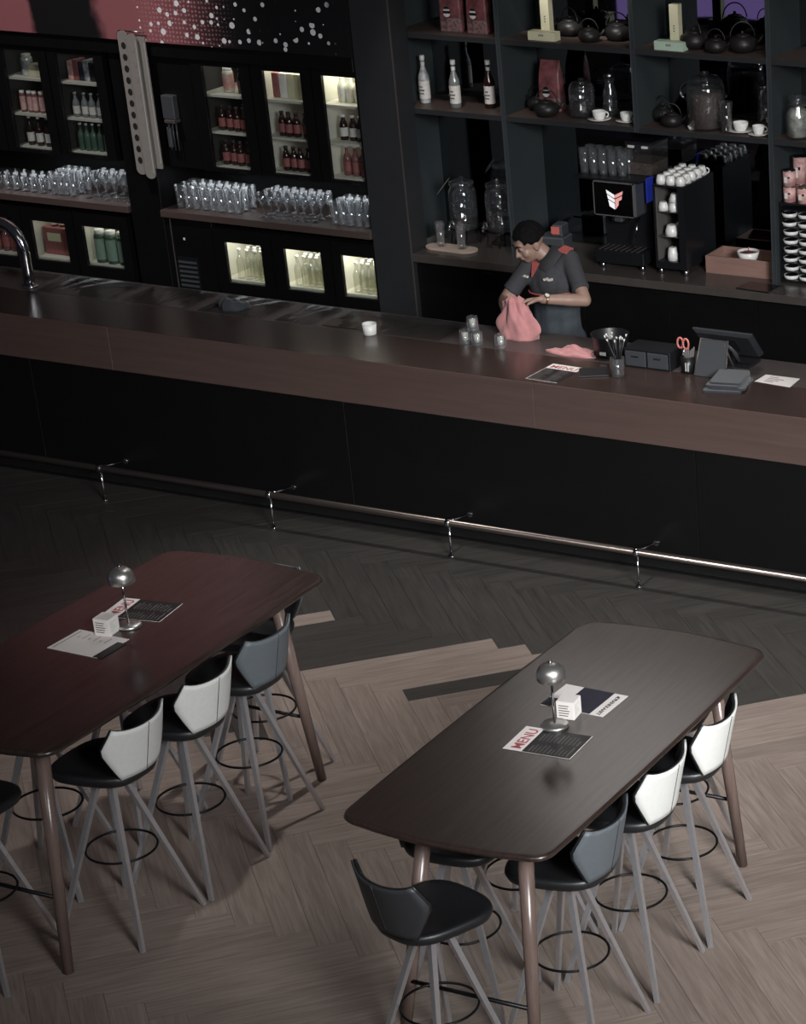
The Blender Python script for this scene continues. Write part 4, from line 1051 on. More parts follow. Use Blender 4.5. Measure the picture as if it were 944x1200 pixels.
# --- cup cabinet
t = thing('cup_warmer', 'black cup cabinet with white cups on top and inside', 'cabinet', (-.10, 2.51, ZC))
b = MB(); b.box((-.112, -.22, .045), (-.104, .22, .594)); b.box((.100, -.22, .045), (.112, .22, .594)); b.box((-.104, -.22, .582), (.100, .22, .594)); b.box((-.104, -.22, .045), (.100, .22, .09)); b.box((-.104, .2, .09), (.100, .22, .582)); b.box((.065, -.22, .09), (.1, .0, .582))
obj('housing', b, M['plastic_black'], t)
l = MB(); l.box((-.1038, -.20, .09), (-.1, .19, .58)); l.box((-.1, .186, .09), (.065, .19, .58))
obj('lining', l, M['ink'], t)
for z in (.254, .418): obj('shelf', box((-.1, -.20, z - .006), (.0648, .186, z)), M['steel_dark'], t)
for i, (x, y) in enumerate(((-.09, -.19), (.09, -.19), (-.09, .19), (.09, .19))): obj('foot', MB().lathe([(.013, 0), (.016, .003), (.016, .046)], 14, mx=Matrix.Translation((x, y, 0))), M['chrome'], t)
k = 0
for j in range(5):
    for i in range(3):
        cup('white cup on the cup cabinet, %s of the %s row from the front' % (('left', 'middle', 'right')[i], ORD[j]), (-.17 + .070 * i + .004 * (j % 2), 2.335 + .078 * j, ZC + .594), .034, .058, False, random.uniform(-1, 1), True, 'cups on the cup cabinet')
for x, y, z, lab in ((-.165, 2.34, .418, 'white cup upside down at the left of the upper cabinet compartment'), (-.09, 2.345, .418, 'white cup in the upper cabinet compartment under another cup'), (-.085, 2.35, .476, 'white cup stacked on another in the upper cabinet compartment'), (-.15, 2.45, .418, 'white cup at the back of the upper cabinet compartment')):
    cup(lab, (x, y, ZC + z), .035, .056, False, .6, True)
cup('round white cup in the middle cabinet compartment', (-.115, 2.35, ZC + .254), .046, .07, False, 1.2, True)
cup('white cup stacked at the back of the middle cabinet compartment', (-.11, 2.46, ZC + .254), .036, .06, False, .4, True)
cup('tall white mug in the bottom cabinet compartment', (-.115, 2.35, ZC + .09), .038, .085, False, 2.6, True)
# --- crate, bowl, tablet
t = thing('wooden_crate', 'reddish brown wooden crate on the back counter beside the cup cabinet', 'crate', (.33, 2.57, ZC))
for n_, a, b in (('side_board', (-.255, -.13, .0), (.255, -.115, .115)), ('side_board', (-.255, .115, 0), (.255, .13, .115)), ('side_board', (-.255, -.115, 0), (-.24, .115, .115)), ('side_board', (.24, -.115, 0), (.255, .115, .115)), ('bottom_board', (-.24, -.115, .0), (.24, .115, .012))):
    obj(n_, box(a, b, .001), M['crate_wood'], t)
t = thing('white_bowl', 'white bowl with red sachets standing in the wooden crate', 'bowl', (.345, 2.53, ZC + .062))
obj('china_bowl', MB().lathe([(.03, 0), (.034, .004), (.062, .04), (.074, .085), (.071, .085), (.056, .04), (.02, .01), (.002, .009)], 28), M['white'], t)
obj('contents', MB().lathe([(.058, .05), (.068, .07), (.03, .082), (.002, .085)], 18), M['coffee_bag'], t)
obj('stirrer', rod((.0, 0, .08), (.012, -.01, .115), .003, 6), M['shirt_red'], t)
tag(obj('plate_stand', box((-.09, -.08, .0), (.12, .09, .05), .004), M['black_matt'], None, (.34, 2.55, ZC + .012)), 'dark block inside the wooden crate under the white bowl', 'stand')
for i, x in enumerate((.49, .53)):
    o = obj('cream_cup', MB().lathe([(.012, 0), (.018, .025), (.02, .027), (.002, .027)], 14), M['white'], None, (x, 2.50 + .03 * i, ZC + .012)); tag(o, ['small cream pot in the crate right of the white bowl', 'small cream pot at the right end of the crate'][i], 'cream pot')
o = thing('tablet', 'black tablet lying on the back counter edge in front of the crate', 'tablet', (.555, 2.24, ZC), -.12)
obj('body', box((-.125, -.085, 0), (.125, .085, .008), .002), M['steel'], o); obj('screen', box((-.12, -.08, .008), (.12, .08, .0086)), M['screen'], o)
# --- tins and dishes at the far right
rk = thing('dish_rack', 'black rack holding stacks of small white dishes', 'rack', (0, 0, 0))
for k, z in enumerate([1.055 + .058 * i for i in range(9)]):
    obj('rack_shelf', box((.64, 2.40, z), (1.10, 2.58, z + .006)), M['plastic_black'], rk)
for x in (.637, 1.10): obj('rack_side', box((x, 2.40, ZC), (x + .005, 2.58, 1.56)), M['plastic_black'], rk)
obj('rack_top', box((.637, 2.40, 1.555), (1.105, 2.58, 1.566)), M['plastic_black'], rk)
DM = MB().lathe([(.040, 0), (.046, .004), (.051, .026), (.048, .026), (.043, .010), (.002, .008)], 22).mesh('small_dish', M['white'])
DC = MB().lathe([(.036, .010), (.046, .024), (.02, .028), (.002, .028)], 18).mesh('contents', M['plastic_black'])
for c, x in enumerate((.69, .80, .91, 1.02)):
    for k in range(8):
        o = bpy.data.objects.new('small_dish', DM); COL.objects.link(o); o.location = (x + random.uniform(-.005, .005), 2.452, 1.061 + .058 * k)
        tag(o, 'small white dish, %s from the bottom in the %s stack beside the upright' % (ORD[k], ORD[c]), 'dish', 'small dishes in the black rack, stack %d' % (c + 1))
        q = bpy.data.objects.new('contents', DC); COL.objects.link(q); q.parent = o
def tin(label, loc, m_, r=.042, h=.095):
    t = thing('tin_can', label, 'tin', loc)
    obj('can_body', MB().lathe([(r, 0), (r, h)], 20), M[m_], t)
    obj('rim', MB().lathe([(r, h), (r * 1.04, h + .001), (r * 1.04, h + .006), (r * .94, h + .006), (r * .93, h + .002), (.002, h + .002)], 20), M['steel'], t)
    pr = MB(); pr.box((-.018, -r - .001, h * .25), (.004, -r + .004, h * .62)); obj('print', pr, M['paper'], t)
    pr = MB(); pr.box((.006, -r - .001, h * .55), (.02, -r + .006, h * .66)); obj('dark_mark', pr, M['plastic_black'], t)
z0 = 1.566
tin('pink tin at the bottom left of the tin stack', (.690, 2.455, z0), 'tin_pink'); tin('cream tin at the front of the tin stack', (.79, 2.450, z0), 'tin_cream')
tin('pink tin on top of the bottom left pink tin', (.688, 2.458, z0 + .101), 'tin_pink')
tin('tall pink tin at the back of the tin stack on its lower twin', (.73, 2.535, z0 + .101), 'tin_pink', .044, .17); tin('pink tin hidden at the back of the tin stack', (.73, 2.535, z0), 'tin_pink')
tin('red printed tin at the top back of the tin stack cut by the frame', (.83, 2.535, z0 + .101), 'coffee_bag', .044, .16); tin('red tin at the back right of the tin stack', (.83, 2.535, z0), 'coffee_bag')
tin('white printed tin at the right of the cream tin', (.89, 2.45, z0), 'tin_white'); tin('white printed tin on top of another at the right frame edge', (.89, 2.452, z0 + .101), 'tin_white')

# ================================================================== ON THE BAR
BZ = 1.0601; SZ = 1.0575
t = thing('beer_tap_column', 'thick chrome tap column curving left at the left end of the bar', 'tap', (-3.87, .53, SZ))
obj('column', MB().tube([(0, 0, 0.012), (0, 0, .10), (0, 0, .20)] + [(-.17 + .17 * math.cos(a), 0, .22 + .19 * math.sin(a)) for a in [PI / 2 * i / 12 for i in range(13)]] + [(-.28, 0, .405), (-.45, 0, .40)], .036, 20), M['chrome'], t)
obj('base_ring', MB().lathe([(.05, 0), (.052, .004), (.052, .012), (.037, .014)], 24), M['chrome'], t)
t = thing('candle_cup', 'white cup standing alone on the bar edge left of the barkeeper', 'cup', (-1.215, .44, BZ))
obj('cup_body', MB().lathe([(.036, 0), (.040, .003), (.044, .068), (.041, .068), (.037, .012), (.002, .010)], 28), M['white'], t)
o = obj('drip_mat', quad([(-1.60, .50, SZ), (-1.17, .49, SZ), (-1.15, .60, SZ), (-1.62, .64, SZ)], .004), M['shelf_wood']); tag(o, 'brownish mat behind the white cup on the bar', 'mat')
TG = MB().lathe([(.039, 0), (.039, .003), (.034, .076), (.031, .083), (.002, .083), (.002, .070), (.030, .068), (.036, .003)], 20).mesh('tumbler', M['glass_whitened'])
TI = MB().lathe([(.012, .018), (.018, .022), (.020, .066), (.002, .0665)], 14).mesh('thick_base', M['fridge_in'])
for x, y, z, lab in ((-.580, .50, SZ, 'upside down glass at the left foot of the little stack on the bar'), (-.497, .50, SZ, 'upside down glass at the right foot of the little stack on the bar'), (-.53, .515, SZ + .084, 'upside down glass on top of the little stack on the bar'), (-.335, .50, SZ, 'single upside down glass on the bar next to the pink cloth')):
    o = bpy.data.objects.new('tumbler', TG); COL.objects.link(o); o.location = (x, y, z); tag(o, lab, 'glass')
    q = bpy.data.objects.new('thick_base', TI); COL.objects.link(q); q.parent = o
def lump(name, label, cat, c, rx, ry, h, material, seed, amp=.25, nx=30, ny=16, ripple=5):
    rr = random.Random(seed); ph = [rr.random() * 6 for _ in range(6)]
    def hgt(u, v):
        e = max(0, 1 - u * u - v * v) ** .45
        return h * e * (.62 + amp * math.sin(ripple * u + ph[0] + 2 * v) + amp * .7 * math.sin(ripple * 1.7 * v + ph[1] - 3 * u) + amp * .4 * math.sin(ripple * 2.3 * (u + v) + ph[2]))
    R_ = []
    for i in range(ny + 1):
        r = 1 - i / ny; ring = []
        for j in range(nx):
            a = 2 * PI * j / nx; w = 1 + .12 * math.sin(3 * a + ph[3]) + .08 * math.sin(5 * a + ph[4])
            u, v = r * math.cos(a), r * math.sin(a)
            ring.append((c[0] + u * rx * w, c[1] + v * ry * w, c[2] + max(.0005, hgt(u, v)) if i else c[2]))
        R_.append(ring)
    R_[-1] = [(c[0], c[1], R_[-2][0][2])] * nx
    return tag(obj(name, MB().loft(R_[:-1], True, True, True), material), label, cat)
lump('pink_cloth', 'pink cloth crumpled flat on the bar left of the black bucket', 'cloth', (.125, .555, SZ), .16, .08, .045, M['pink_cloth'], 3)
lump('dark_pouch', 'dark grey pouch lying on the bar well at the left', 'pouch', (-2.33, .60, SZ), .10, .07, .10, M['dark_cloth'], 5, .12, ripple=3)
# straws
t = thing('straw_glass', 'clear glass full of black straws at the bar edge', 'glass', (.575, .27, BZ))
obj('glass_body', MB().lathe([(.036, 0), (.038, .003), (.042, .11), (.0395, .11), (.036, .014), (.002, .012)], 24), M['glass_whitened'], t)
rr = random.Random(4)
for k in range(14):
    a = 2 * PI * k / 14; tx = Vector((math.cos(a) * rr.uniform(.03, .075), math.sin(a) * rr.uniform(.02, .06), rr.uniform(.205, .235)))
    s_ = obj('straw', rod((math.cos(a + 2.6) * .024, math.sin(a + 2.6) * .024, .016), tx, .0038, 6), M['straw'], t)
    obj('straw_tip', rod(tx, tx * 1.06, .0052, 6), M['straw_tip'], s_)
t = thing('black_bucket', 'black round bucket behind the glass of straws', 'bucket', (.355, .60, SZ))
obj('bucket_wall', MB().lathe([(.075, 0), (.088, .008), (.112, .13), (.115, .135), (.107, .135), (.083, .012), (.002, .010)], 32), M['plastic_black'], t)
obj('label_tag', box((-.02, -.104, .03), (.02, -.099, .05)), M['cap'], t)
t = thing('drawer_organiser', 'black two drawer organiser on the bar behind the pen cup', 'organiser', (.675, .535, SZ))
obj('case', box((-.15, -.09, 0), (.15, .09, .112), .004), M['plastic_black'], t)
for x in (-.072, .072):
    d = obj('drawer', box((x - .066, -.097, .012), (x + .066, -.0895, .10), .002), M['plastic_grey'], t)
    obj('handle', box((x - .022, -.102, .066), (x + .022, -.096, .074)), M['steel'], d)
t = thing('pen_cup', 'black pen cup with grey sticks beside the organiser', 'cup', (.925, .475, BZ - .002))
obj('cup_wall', MB().lathe([(.036, 0), (.040, .003), (.042, .10), (.039, .10), (.036, .01), (.002, .009)], 24), M['plastic_black'], t)
for k in range(6):
    obj('grey_stick', rod((-.02 + .008 * k, .008, .012), (-.022 + .012 * k, .012, .13 + .012 * (k % 3)), .005, 6), M['ink'], t)
for k in range(2): obj('white_print', box((.004 + k * .014, -.0425, .02), (.010 + k * .014, -.0385, .07)), M['label'], t)
t = thing('scissors', 'scissors with salmon pink handles stuck in the pen cup', 'scissors', (.905, .46, BZ + .02))
for s_ in (-1, 1):
    obj('handle_loop', MB().tube([(s_ * .020 + .018 * math.cos(a) + .002, -.004 * s_, .155 + .030 * math.sin(a)) for a in [2 * PI * i / 18 for i in range(18)]], .0062, 8, closed=True), M['scissor'], t)
    obj('blade', MB().tube([(s_ * .012, -.004 * s_, .126), (-s_ * .004, -.002 * s_, .085), (-s_ * .006, 0, .0)], .005, 6), M['steel'], t)
# leaning board on a stand
t = thing('table_sign', 'dark grey board leaning on a stand in front of the till screen', 'sign', (1.085, .43, BZ))
P = [Vector((-.10, 0, .003)), Vector((.10, 0, .003)), Vector((.09, .075, .205)), Vector((-.085, .075, .205))]
n_ = (P[1] - P[0]).cross(P[3] - P[0]).normalized() * -.004
obj('board', MB().loft([[tuple(p) for p in P], [tuple(p + n_) for p in P]], True, True), M['plastic_grey'], t)
obj('frame', MB().tube([p - n_ * .2 for p in (P[0], P[3], P[2], P[1])], .004, 6), M['steel_dark'], t)
obj('strut', rod((.07, .065, .18), (.085, .16, 0), .005, 6), M['steel_dark'], t)
# till screen, seen from behind
t = thing('till_screen', 'black till screen seen from behind on the bar', 'screen', (1.13, .66, SZ))
A_ = [Vector((-.215, -.09, .235)), Vector((.165, -.09, .235)), Vector((.165, .05, .08)), Vector((-.215, .05, .08))]
n_ = (A_[1] - A_[0]).cross(A_[3] - A_[0]).normalized()
if n_.y > 0: n_ = -n_
obj('shell', MB().loft([[tuple(p * 1.0 - n_ * .012) for p in A_], [tuple(p) for p in A_], [tuple(Vector((p.x * .9, p.y, p.z)) * .97 + n_ * .016) for p in A_]], True, True), M['pos_back'], t)
obj('display', MB().loft([[tuple(Vector((p.x * .95, p.y, p.z)) - n_ * .0125) for p in A_], [tuple(Vector((p.x * .95, p.y, p.z)) - n_ * .0135) for p in A_]], True, True), M['screen'], t)
c_ = sum(A_, Vector()) / 4
obj('back_panel', MB().loft([[tuple(c_ + (Vector((p.x * .62, p.y, p.z)) - c_) * .62 + n_ * .012) for p in A_], [tuple(c_ + (Vector((p.x * .60, p.y, p.z)) - c_) * .58 + n_ * .022) for p in A_]], True, True), M['plastic_black'], t)
obj('emblem', MB().loft([[(c_.x - .012 + q, p_, z_) for q, p_, z_ in ((0, -.0885, .222), (.03, -.0885, .222), (.03, -.080, .213), (0, -.080, .213))]] + [[(c_.x - .012 + q, p_ + n_.y * .004, z_ + n_.z * .004 + .001) for q, p_, z_ in ((0, -.0885, .222), (.03, -.0885, .222), (.03, -.080, .213), (0, -.080, .213))]], True, True), M['plastic_grey'], t)
obj('stand_arm', MB().tube([c_ + n_ * .012, c_ + Vector((.02, .02, -.05)), (.0, .06, .02)], .016, 8), M['plastic_grey'], t)
obj('stand_foot', box((-.10, .0, 0), (.10, .16, .016), .005), M['plastic_black'], t)
# folded cloths, papers
t = thing('folded_cloths', 'stack of folded dark slate cloths at the right of the bar', 'cloths', (1.25, .33, BZ), .18)
for k in range(4):
    ol = [[(x * (1 - .05 * e) + .008 * math.sin(k * 2 + 9 * y), y + .006 * math.sin(k * 3 + 14 * x), z) for x, y in rrect(.22 - .012 * k, .26 - .02 * (k % 2), .02, 4)] for e, z in ((.6, k * .013), (0, k * .013 + .004), (0, k * .013 + .009), (.6, k * .013 + .0135))]
    obj('cloth', MB().loft(ol, True, True, True), M['dark_cloth'], t, (0.006 * (k % 2), .008 * k, 0), [.0, .10, -.06, .08][k])
o = thing('paper_sheet', 'white printed sheet on the bar at the right frame edge', 'paper', (0, 0, 0))
P = [Vector((x, y, SZ + .003)) for x, y in ((1.357, .459), (1.365, .593), (1.580, .593), (1.588, .433))]
obj('sheet', quad(P, .0012), M['paper'], o)
pr = MB()
for k in range(4):
    a = P[0].lerp(P[1], .2 + .18 * k); b = P[3].lerp(P[2], .2 + .18 * k); a2, b2 = a.lerp(b, .2), a.lerp(b, .45 + .1 * (k % 3)); d = (P[1] - P[0]) * .06
    pr.loft([[tuple(q + Vector((0, 0, .0012))) for q in (a2, b2, b2 + d, a2 + d)], [tuple(q + Vector((0, 0, .0015))) for q in (a2, b2, b2 + d, a2 + d)]], True, True)
obj('print', pr, M['ink'], o)
t = thing('black_booklet', 'black booklet lying over the corner of the bar menu card', 'booklet', (.42, .265, BZ + .003), .5)
obj('cover', box((-.085, -.075, 0), (.085, .075, .004)), M['plastic_grey'], t); obj('cover', box((-.080, -.075, .004), (.085, .070, .008)), M['menu_black'], t)
# cling film over the sunk wells
mb = MB(); n1, n2 = 40, 8
for a, b in ((-3.78, -3.22), (-2.52, -2.04), (-1.93, -1.68), (-1.57, -.75), (-3.11, -2.62)):
    vs = []; fs = []; base = random.random() * 6; fx = random.uniform(.2, .8)
    for i in range(n1 + 1):
        for j in range(n2 + 1):
            u, v = i / n1, j / n2
            an = math.atan2(v + .08, u - fx)
            vs.append((a + (b - a) * u, .47 + .37 * v, SZ + .0032 + .005 * abs(math.sin(11 * an + base)) * min(1, 4 * u, 4 * (1 - u)) * min(1, 3 * v + .1, 3 * (1 - v))))
    for i in range(n1):
        for j in range(n2):
            q = i * (n2 + 1) + j; fs.append((q, q + n2 + 1, q + n2 + 2, q + 1))
    f_ = MB().add(vs, fs, True); o = obj('film_cover', f_, M['film'])
    k = 'abcde'[len([x for x in bpy.data.objects if x.name.startswith('film_cover')]) - 1]
    tag(o, {'a': 'crinkled clear film over the sunk bar well beside the chrome tap', 'b': 'crinkled clear film over the well left of the narrow well on the bar', 'c': 'crinkled clear film over the narrow bar well', 'd': 'crinkled clear film over the long well behind the white cup', 'e': 'crinkled clear film over the bar well third from the chrome tap'}[k], 'film')

# ================================================================== THE BARKEEPER
def capsule(mb, a, b, ra, rb, seg=14):
    a = Vector(a); b = Vector(b); mb.tube([a, b], ra, seg, r1=rb); mb.ball(a, ra, seg, 8); mb.ball(b, rb, seg, 8); return mb
def chain(mb, pts, rs, seg=14):
    for i in range(len(pts) - 1): capsule(mb, pts[i], pts[i + 1], rs[i], rs[i + 1], seg)
    return mb
def fuse(name, mb, material, voxel, smooth=3, parent=None):
    """melts overlapping volumes into one continuous skin"""
    me = mb.mesh(name, material); o = bpy.data.objects.new(name, me); COL.objects.link(o)
    r = o.modifiers.new('r', 'REMESH'); r.mode = 'VOXEL'; r.voxel_size = voxel; r.use_smooth_shade = True
    s_ = o.modifiers.new('s', 'SMOOTH'); s_.iterations = smooth; s_.factor = .5
    dg = bpy.context.evaluated_depsgraph_get(); dg.update()
    m2 = bpy.data.meshes.new_from_object(o.evaluated_get(dg)); m2.name = name
    o.modifiers.clear(); o.data = m2; m2.materials.clear(); m2.materials.append(material)
    for p in m2.polygons: p.use_smooth = True
    if parent: o.parent = parent
    return o
per = thing('person', 'person in a charcoal polo shirt behind the bar looking down at a pink cloth', 'person', (0, 0, 0))
V = Vector
pel = V((-.325, 1.16, .95)); wst = V((-.318, 1.15, 1.08)); chs = V((-.295, 1.12, 1.30)); nkb = V((-.315, 1.085, 1.455))
shL = V((-.192, 1.13, 1.45)); shR = V((-.425, 1.065, 1.415))
elL = V((-.022, .99, 1.245)); wrL = V((-.205, .80, 1.285)); haL = V((-.255, .745, 1.285))
elR = V((-.560, .95, 1.20)); wrR = V((-.455, .77, 1.205)); haR = V((-.395, .725, 1.20))
fwd = V((-.50, -.72, -.42)).normalized(); rgt = fwd.cross(V((0, 0, 1))).normalized(); upv = rgt.cross(fwd).normalized()
hc = V((-.400, 1.015, 1.555))
HM = Matrix((rgt, fwd, upv)).transposed().to_4x4(); HM.translation = hc
def H(x, y, z): return HM @ V((x, y, z))
body = MB()
def hball(c, r): body.ball(c, r, 18, 12, mx=HM)
hball((0, -.012, .022), (.073, .092, .085)); hball((0, .018, -.03), (.060, .070, .080)); hball((0, .046, -.078), (.034, .034, .026))
hball((.036, .050, -.03), (.026, .028, .03)); hball((-.036, .050, -.03), (.026, .028, .03)); hball((0, .070, .030), (.050, .018, .018))
chain(body, [H(0, .084, .008), H(0, .097, -.020), H(0, .102, -.028)], [.008, .011, .013], 10)
hball((.012, .092, -.030), (.010, .010, .008)); hball((-.012, .092, -.030), (.010, .010, .008))
hball((0, .083, -.051), (.023, .012, .007)); hball((0, .082, -.062), (.020, .012, .007))
hball((.030, .073, .008), (.017, .012, .011)); hball((-.030, .073, .008), (.017, .012, .011))
for s_ in (-1, 1): hball((s_ * .074, -.012, -.012), (.010, .020, .032)); hball((s_ * .080, -.020, -.004), (.007, .016, .024))
chain(body, [H(0, -.03, -.06), nkb + V((.0, .0, .0)), nkb + V((.02, .02, -.06))], [.052, .056, .07])
chain(body, [pel, wst, chs], [.115, .105, .118]); chain(body, [shL, chs + V((.05, 0, .06)), chs + V((-.05, 0, .05)), shR], [.050, .08, .08, .050])
chain(body, [shL, elL], [.050, .040]); chain(body, [elL, elL.lerp(wrL, .3), wrL], [.039, .040, .027])
chain(body, [shR, elR], [.050, .040]); chain(body, [elR, elR.lerp(wrR, .3), wrR], [.039, .040, .027])
for s_ in (-1, 1):
    hip = pel + V((s_ * .085, .01, -.03)); kn = V((hip.x + s_ * .01, 1.15, .50)); an = V((hip.x + s_ * .01, 1.18, .09))
    chain(body, [hip, kn, an], [.088, .058, .042]); chain(body, [an, an + V((-.02, -.14, -.045))], [.042, .035])
def hand(w, tip, palm_n, side, curl):
    """palm from the wrist towards tip; side = thumb direction"""
    d = (tip - w).normalized(); n = palm_n.normalized(); sd = side - d * side.dot(d); sd.normalize(); n = d.cross(sd) if d.cross(sd).dot(n) > 0 else -d.cross(sd)
    for q in (-.026, -.009, .009, .026):
        chain(body, [w + sd * q * .6, w + d * .085 + sd * q], [.017, .0125], 10)
    for i, (q, ln) in enumerate(((.029, .070), (.010, .078), (-.010, .073), (-.028, .058))):
        b0 = w + d * .085 + sd * q; sp = sd * q * .35
        k1 = b0 + (d * math.cos(curl * .5) + n * math.sin(curl * .5)) * ln * .45 + sp * .3
        k2 = k1 + (d * math.cos(curl * 1.2) + n * math.sin(curl * 1.2)) * ln * .32
        k3 = k2 + (d * math.cos(curl * 1.9) + n * math.sin(curl * 1.9)) * ln * .25
        chain(body, [b0, k1, k2, k3], [.0100, .0092, .0085, .0072], 8)
    t0 = w + d * .025 + sd * .026; t1 = t0 + (d * .6 + sd * .75 + n * .3).normalized() * .045; t2 = t1 + (d * .9 + sd * .25 + n * .4).normalized() * .034
    chain(body, [w + sd * .012, t0, t1, t2], [.016, .015, .0115, .0085], 8)
hand(wrL, wrL + V((-.95, -.42, -.08)), V((-.2, .1, -1)), V((.2, -.7, .25)), .75)
hand(wrR, wrR + V((.85, -.5, .10)), V((.3, .2, -1)), V((0, -.3, .9)), .7)
fuse('body', body, M['skin'], .0052, 3, per)
# hair: short curls over the skull
hr = MB(); rr = random.Random(9)
hr.ball((0, -.022, .045), (.076, .088, .076), 16, 10, mx=HM)
for k in range(520):
    a = rr.uniform(0, 2 * PI); b = math.acos(rr.uniform(-.25, 1))
    p = V((.079 * math.sin(b) * math.cos(a), -.02 + .094 * math.sin(b) * math.sin(a), .038 + .086 * math.cos(b)))
    if p.y > .045 and p.z < .070: continue
    if p.z < .0 and p.y > -.02: continue
    hr.ball(p, rr.uniform(.009, .014), 6, 4, mx=HM)
fuse('hair', hr, M['hair'], .0055, 1, per)
for s_ in (-1, 1):
    e = MB().tube([H(s_ * .016, .0845, .004), H(s_ * .030, .0865, .0005), H(s_ * .044, .078, .004)], .0022, 6); obj('eyelashes', e, M['hair'], per)
    e = MB().tube([H(s_ * .014, .0885, .030), H(s_ * .032, .086, .036), H(s_ * .050, .070, .030)], .0035, 6); obj('eyebrow', e, M['hair'], per)
# polo shirt
shr = MB()
chain(shr, [wst.lerp(chs, .75), chs + V((0, -.005, .02))], [.120, .132])
for q in (-.05, .05): chain(shr, [wst.lerp(chs, .70) + V((q, 0, 0)), chs + V((q * 1.2, -.01, .0))], [.106, .110])
chain(shr, [shL, chs + V((.05, 0, .075)), chs + V((-.05, 0, .065)), shR], [.060, .090, .090, .060])
chain(shr, [shL, shL.lerp(elL, .62)], [.059, .054]); chain(shr, [shR, shR.lerp(elR, .62)], [.059, .054])
shr.tube([shL.lerp(elL, .60), shL.lerp(elL, .76)], .054, 16, r1=.058); shr.tube([shR.lerp(elR, .60), shR.lerp(elR, .76)], .054, 16, r1=.058)
st = fuse('polo_shirt', shr, M['shirt'], .008, 6, per)
nd = (H(0, -.03, -.06) - nkb).normalized()
cl = MB(); ca = nd.orthogonal().normalized(); cb = nd.cross(ca)
for k, (z, r0, r1) in enumerate(((.0, .074, .080), )):
    cl.loft([[tuple(nkb + nd * (z_ + .012 * math.sin(a_)) + (ca * math.cos(a_) + cb * math.sin(a_)) * r_) for a_ in [2 * PI * j / 28 for j in range(28)]] for z_, r_ in ((-.022, .090), (.035, .066), (.038, .069), (-.030, .104))], False, False, True)
obj('collar', cl, M['shirt'], st)
vn = fwd.copy(); vn.z = 0; vn.normalize()
bd = V((.0, -1, .0)); fx = chs + V((-.055, -.150, .07))
obj('neck_opening', MB().loft([[tuple(nkb + V(p)) for p in q] for q in (((-.075, -.066, -.012), (-.02, -.090, -.018), (-.062, -.108, -.10)), ((-.070, -.050, -.012), (-.018, -.070, -.018), (-.060, -.09, -.10)))], True, True), M['shirt_red'], st)
obj('shoulder_stripe', MB().loft([[tuple(shL + V(p)) for p in q] for q in (((-.045, -.045, .066), (.012, -.052, .055), (.018, .03, .058), (-.045, .035, .070)), ((-.045, -.045, .050), (.010, -.050, .040), (.016, .03, .042), (-.045, .035, .055)))], True, True), M['shirt_red'], st)
obj('red_piping', MB().tube([wst.lerp(chs, .72) + V((.166 * math.cos(a), .150 * math.sin(a) - .002, .012 + .010 * math.cos(a))) for a in [PI + .25 + (PI - .5) * i / 18 for i in range(19)]], .006, 6), M['shirt_red'], st)
for x0, w_, nn in ((.005, .013, 4), (-.155, .010, 3)):
    for k in range(nn):
        z = .075 + .005 * (k % 2); x = chs.x + x0 + .016 * k
        y = chs.y - .148 + (.0 if x0 > 0 else .015)
        obj('chest_print', box((x, y - .006, chs.z + z - .03), (x + w_, y + .012, chs.z + z - .03 + .012)), M['label'], st)
lg_ = MB()
chain(lg_, [wst.lerp(chs, .55), wst, pel + V((0, 0, -.05))], [.122, .118, .128])
for q in (-.05, .05): chain(lg_, [wst.lerp(chs, .5) + V((q, 0, 0)), wst + V((q, 0, 0)), pel + V((q * 1.2, .0, -.08))], [.106, .102, .108])
for s_ in (-1, 1):
    hip = pel + V((s_ * .085, .01, -.03)); kn = V((hip.x + s_ * .01, 1.15, .50)); an = V((hip.x + s_ * .01, 1.18, .12)); chain(lg_, [hip, kn, an], [.102, .075, .064])
fuse('apron_trousers', lg_, M['apron'], .010, 4, per)
for s_ in (-1, 1): 
    sx_ = pel.x + s_ * .095; obj('shoe', MB().box((sx_ - .05, .99, .0), (sx_ + .05, 1.25, .10), .03), M['plastic_black'], per)
wd_ = (wrL - elL).normalized(); wa = wd_.orthogonal().normalized(); wb = wd_.cross(wa); wp = wrL - wd_ * .022
w_ = obj('wrist_watch', MB().tube([wp + (wa * math.cos(a) + wb * math.sin(a)) * .031 for a in [2 * PI * i / 20 for i in range(20)]], .0055, 6, closed=True), M['gold'], per)
toC = (CAM - wp); toC -= wd_ * toC.dot(wd_); toC.normalize(); fp = wp + (V((-.2, -.75, .65)) - wd_ * V((-.2, -.75, .65)).dot(wd_)).normalized() * .033
fn = (fp - wp).normalized()
obj('watch_face', MB().tube([fp - fn * .003, fp + fn * .005], .017, 18), M['gold'], w_); obj('watch_dial', MB().tube([fp + fn * .0045, fp + fn * .006], .0135, 18), M['label'], w_)
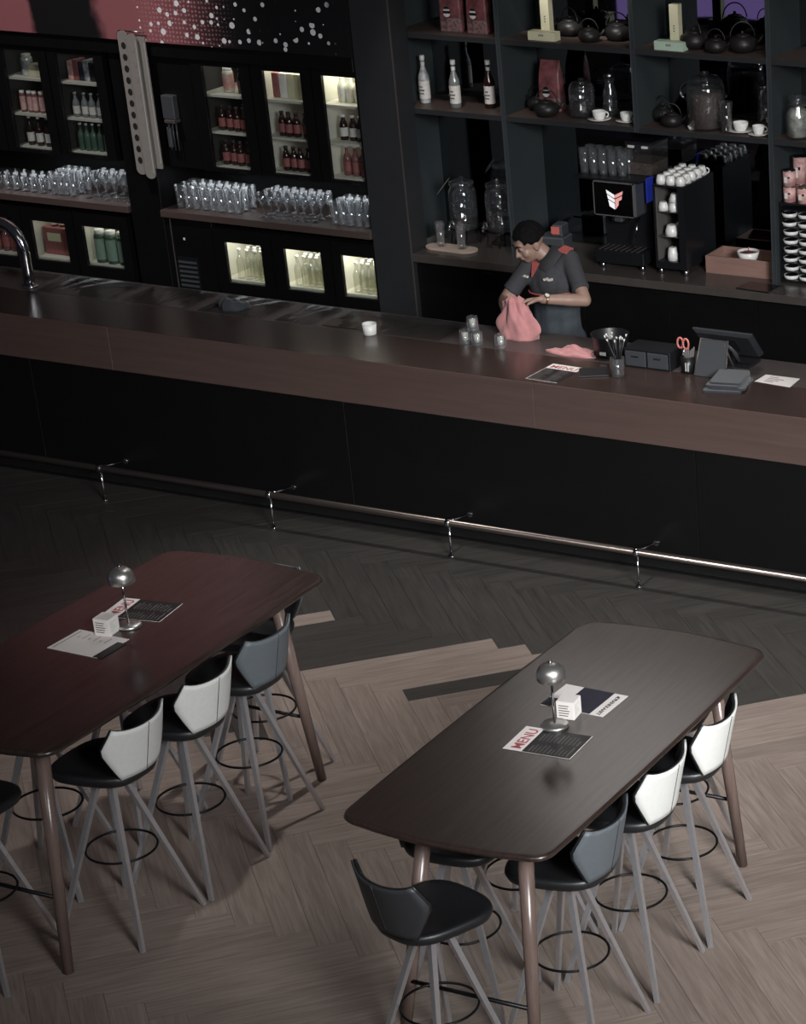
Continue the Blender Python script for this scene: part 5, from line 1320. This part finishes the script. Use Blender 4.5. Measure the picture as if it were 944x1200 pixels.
# the cloth being wiped with
rr = random.Random(2)
R_ = []; n = 56
top = V((-.335, .725, 1.285)); bot = V((-.330, .715, SZ))
for i in range(25):
    f_ = i / 24; c = bot.lerp(top, f_)
    rx = .118 - .040 * f_ ** 1.4 + .018 * math.sin(5 * f_); ry = .075 - .028 * f_
    ring = []
    for j in range(n):
        a = 2 * PI * j / n
        w = 1 + (.17 * math.sin(5 * a + 3.5 * f_ + .6) + .14 * math.sin(8 * a - 6 * f_) + .06 * math.sin(15 * a + 8 * f_)) * (.35 + .65 * f_)
        if f_ < .25: w = 1 + (w - 1) * .75
        flap = .35 * math.exp(-((a - 5.9) / .35) ** 2) * math.exp(-((f_ - .28) / .2) ** 2)
        ring.append((c.x + rx * (w + flap) * math.cos(a) - .02 * f_, c.y + ry * w * math.sin(a), c.z + .012 * math.sin(3 * a + 1) * f_))
    R_.append(ring)
c = R_[-1]; cx_ = sum(p[0] for p in c) / n; cy_ = sum(p[1] for p in c) / n
R_.append([(cx_ + (p[0] - cx_) * .55, cy_ + (p[1] - cy_) * .55, p[2] + .018) for p in c])
tag(obj('wiping_cloth', MB().loft(R_, True, True, True), M['pink_cloth']), 'large pink cloth held on the bar in the barkeeper hands', 'cloth')

# ================================================================== OUT OF FRAME, MIRRORED IN THE SHELVING
t = thing('lit_booth', 'purple lit curved counter with small bulbs, mirrored in the top shelf', 'counter', (-4.0, -5.6, 0))
cv = [(-1.3 + 2.6 * i / 24, .35 * math.sin(PI * i / 24) - .1, .30 * math.sin(PI * (i / 24) * .9)) for i in range(25)]
obj('dark_front', MB().loft([[(x, y, 0) for x, y, k in cv] + [(x, y - .4, 0) for x, y, k in reversed(cv)], [(x, y, .70 + k) for x, y, k in cv] + [(x, y - .4, .70 + k) for x, y, k in reversed(cv)]], True, True), M['black'], t)
obj('lit_band', MB().loft([[(x, y + .012, .72 + k) for x, y, k in cv], [(x, y + .012, 1.10 + k) for x, y, k in cv], [(x, y - .03, 1.10 + k) for x, y, k in cv], [(x, y - .03, .72 + k) for x, y, k in cv]], False, False, False, False), M['purple'], t)
for i in range(1, 24, 2):
    x, y, k = cv[i]; obj('bulb', MB().ball((x, y + .02, 1.12 + k), .014, 8, 6), M['bulb'], t)
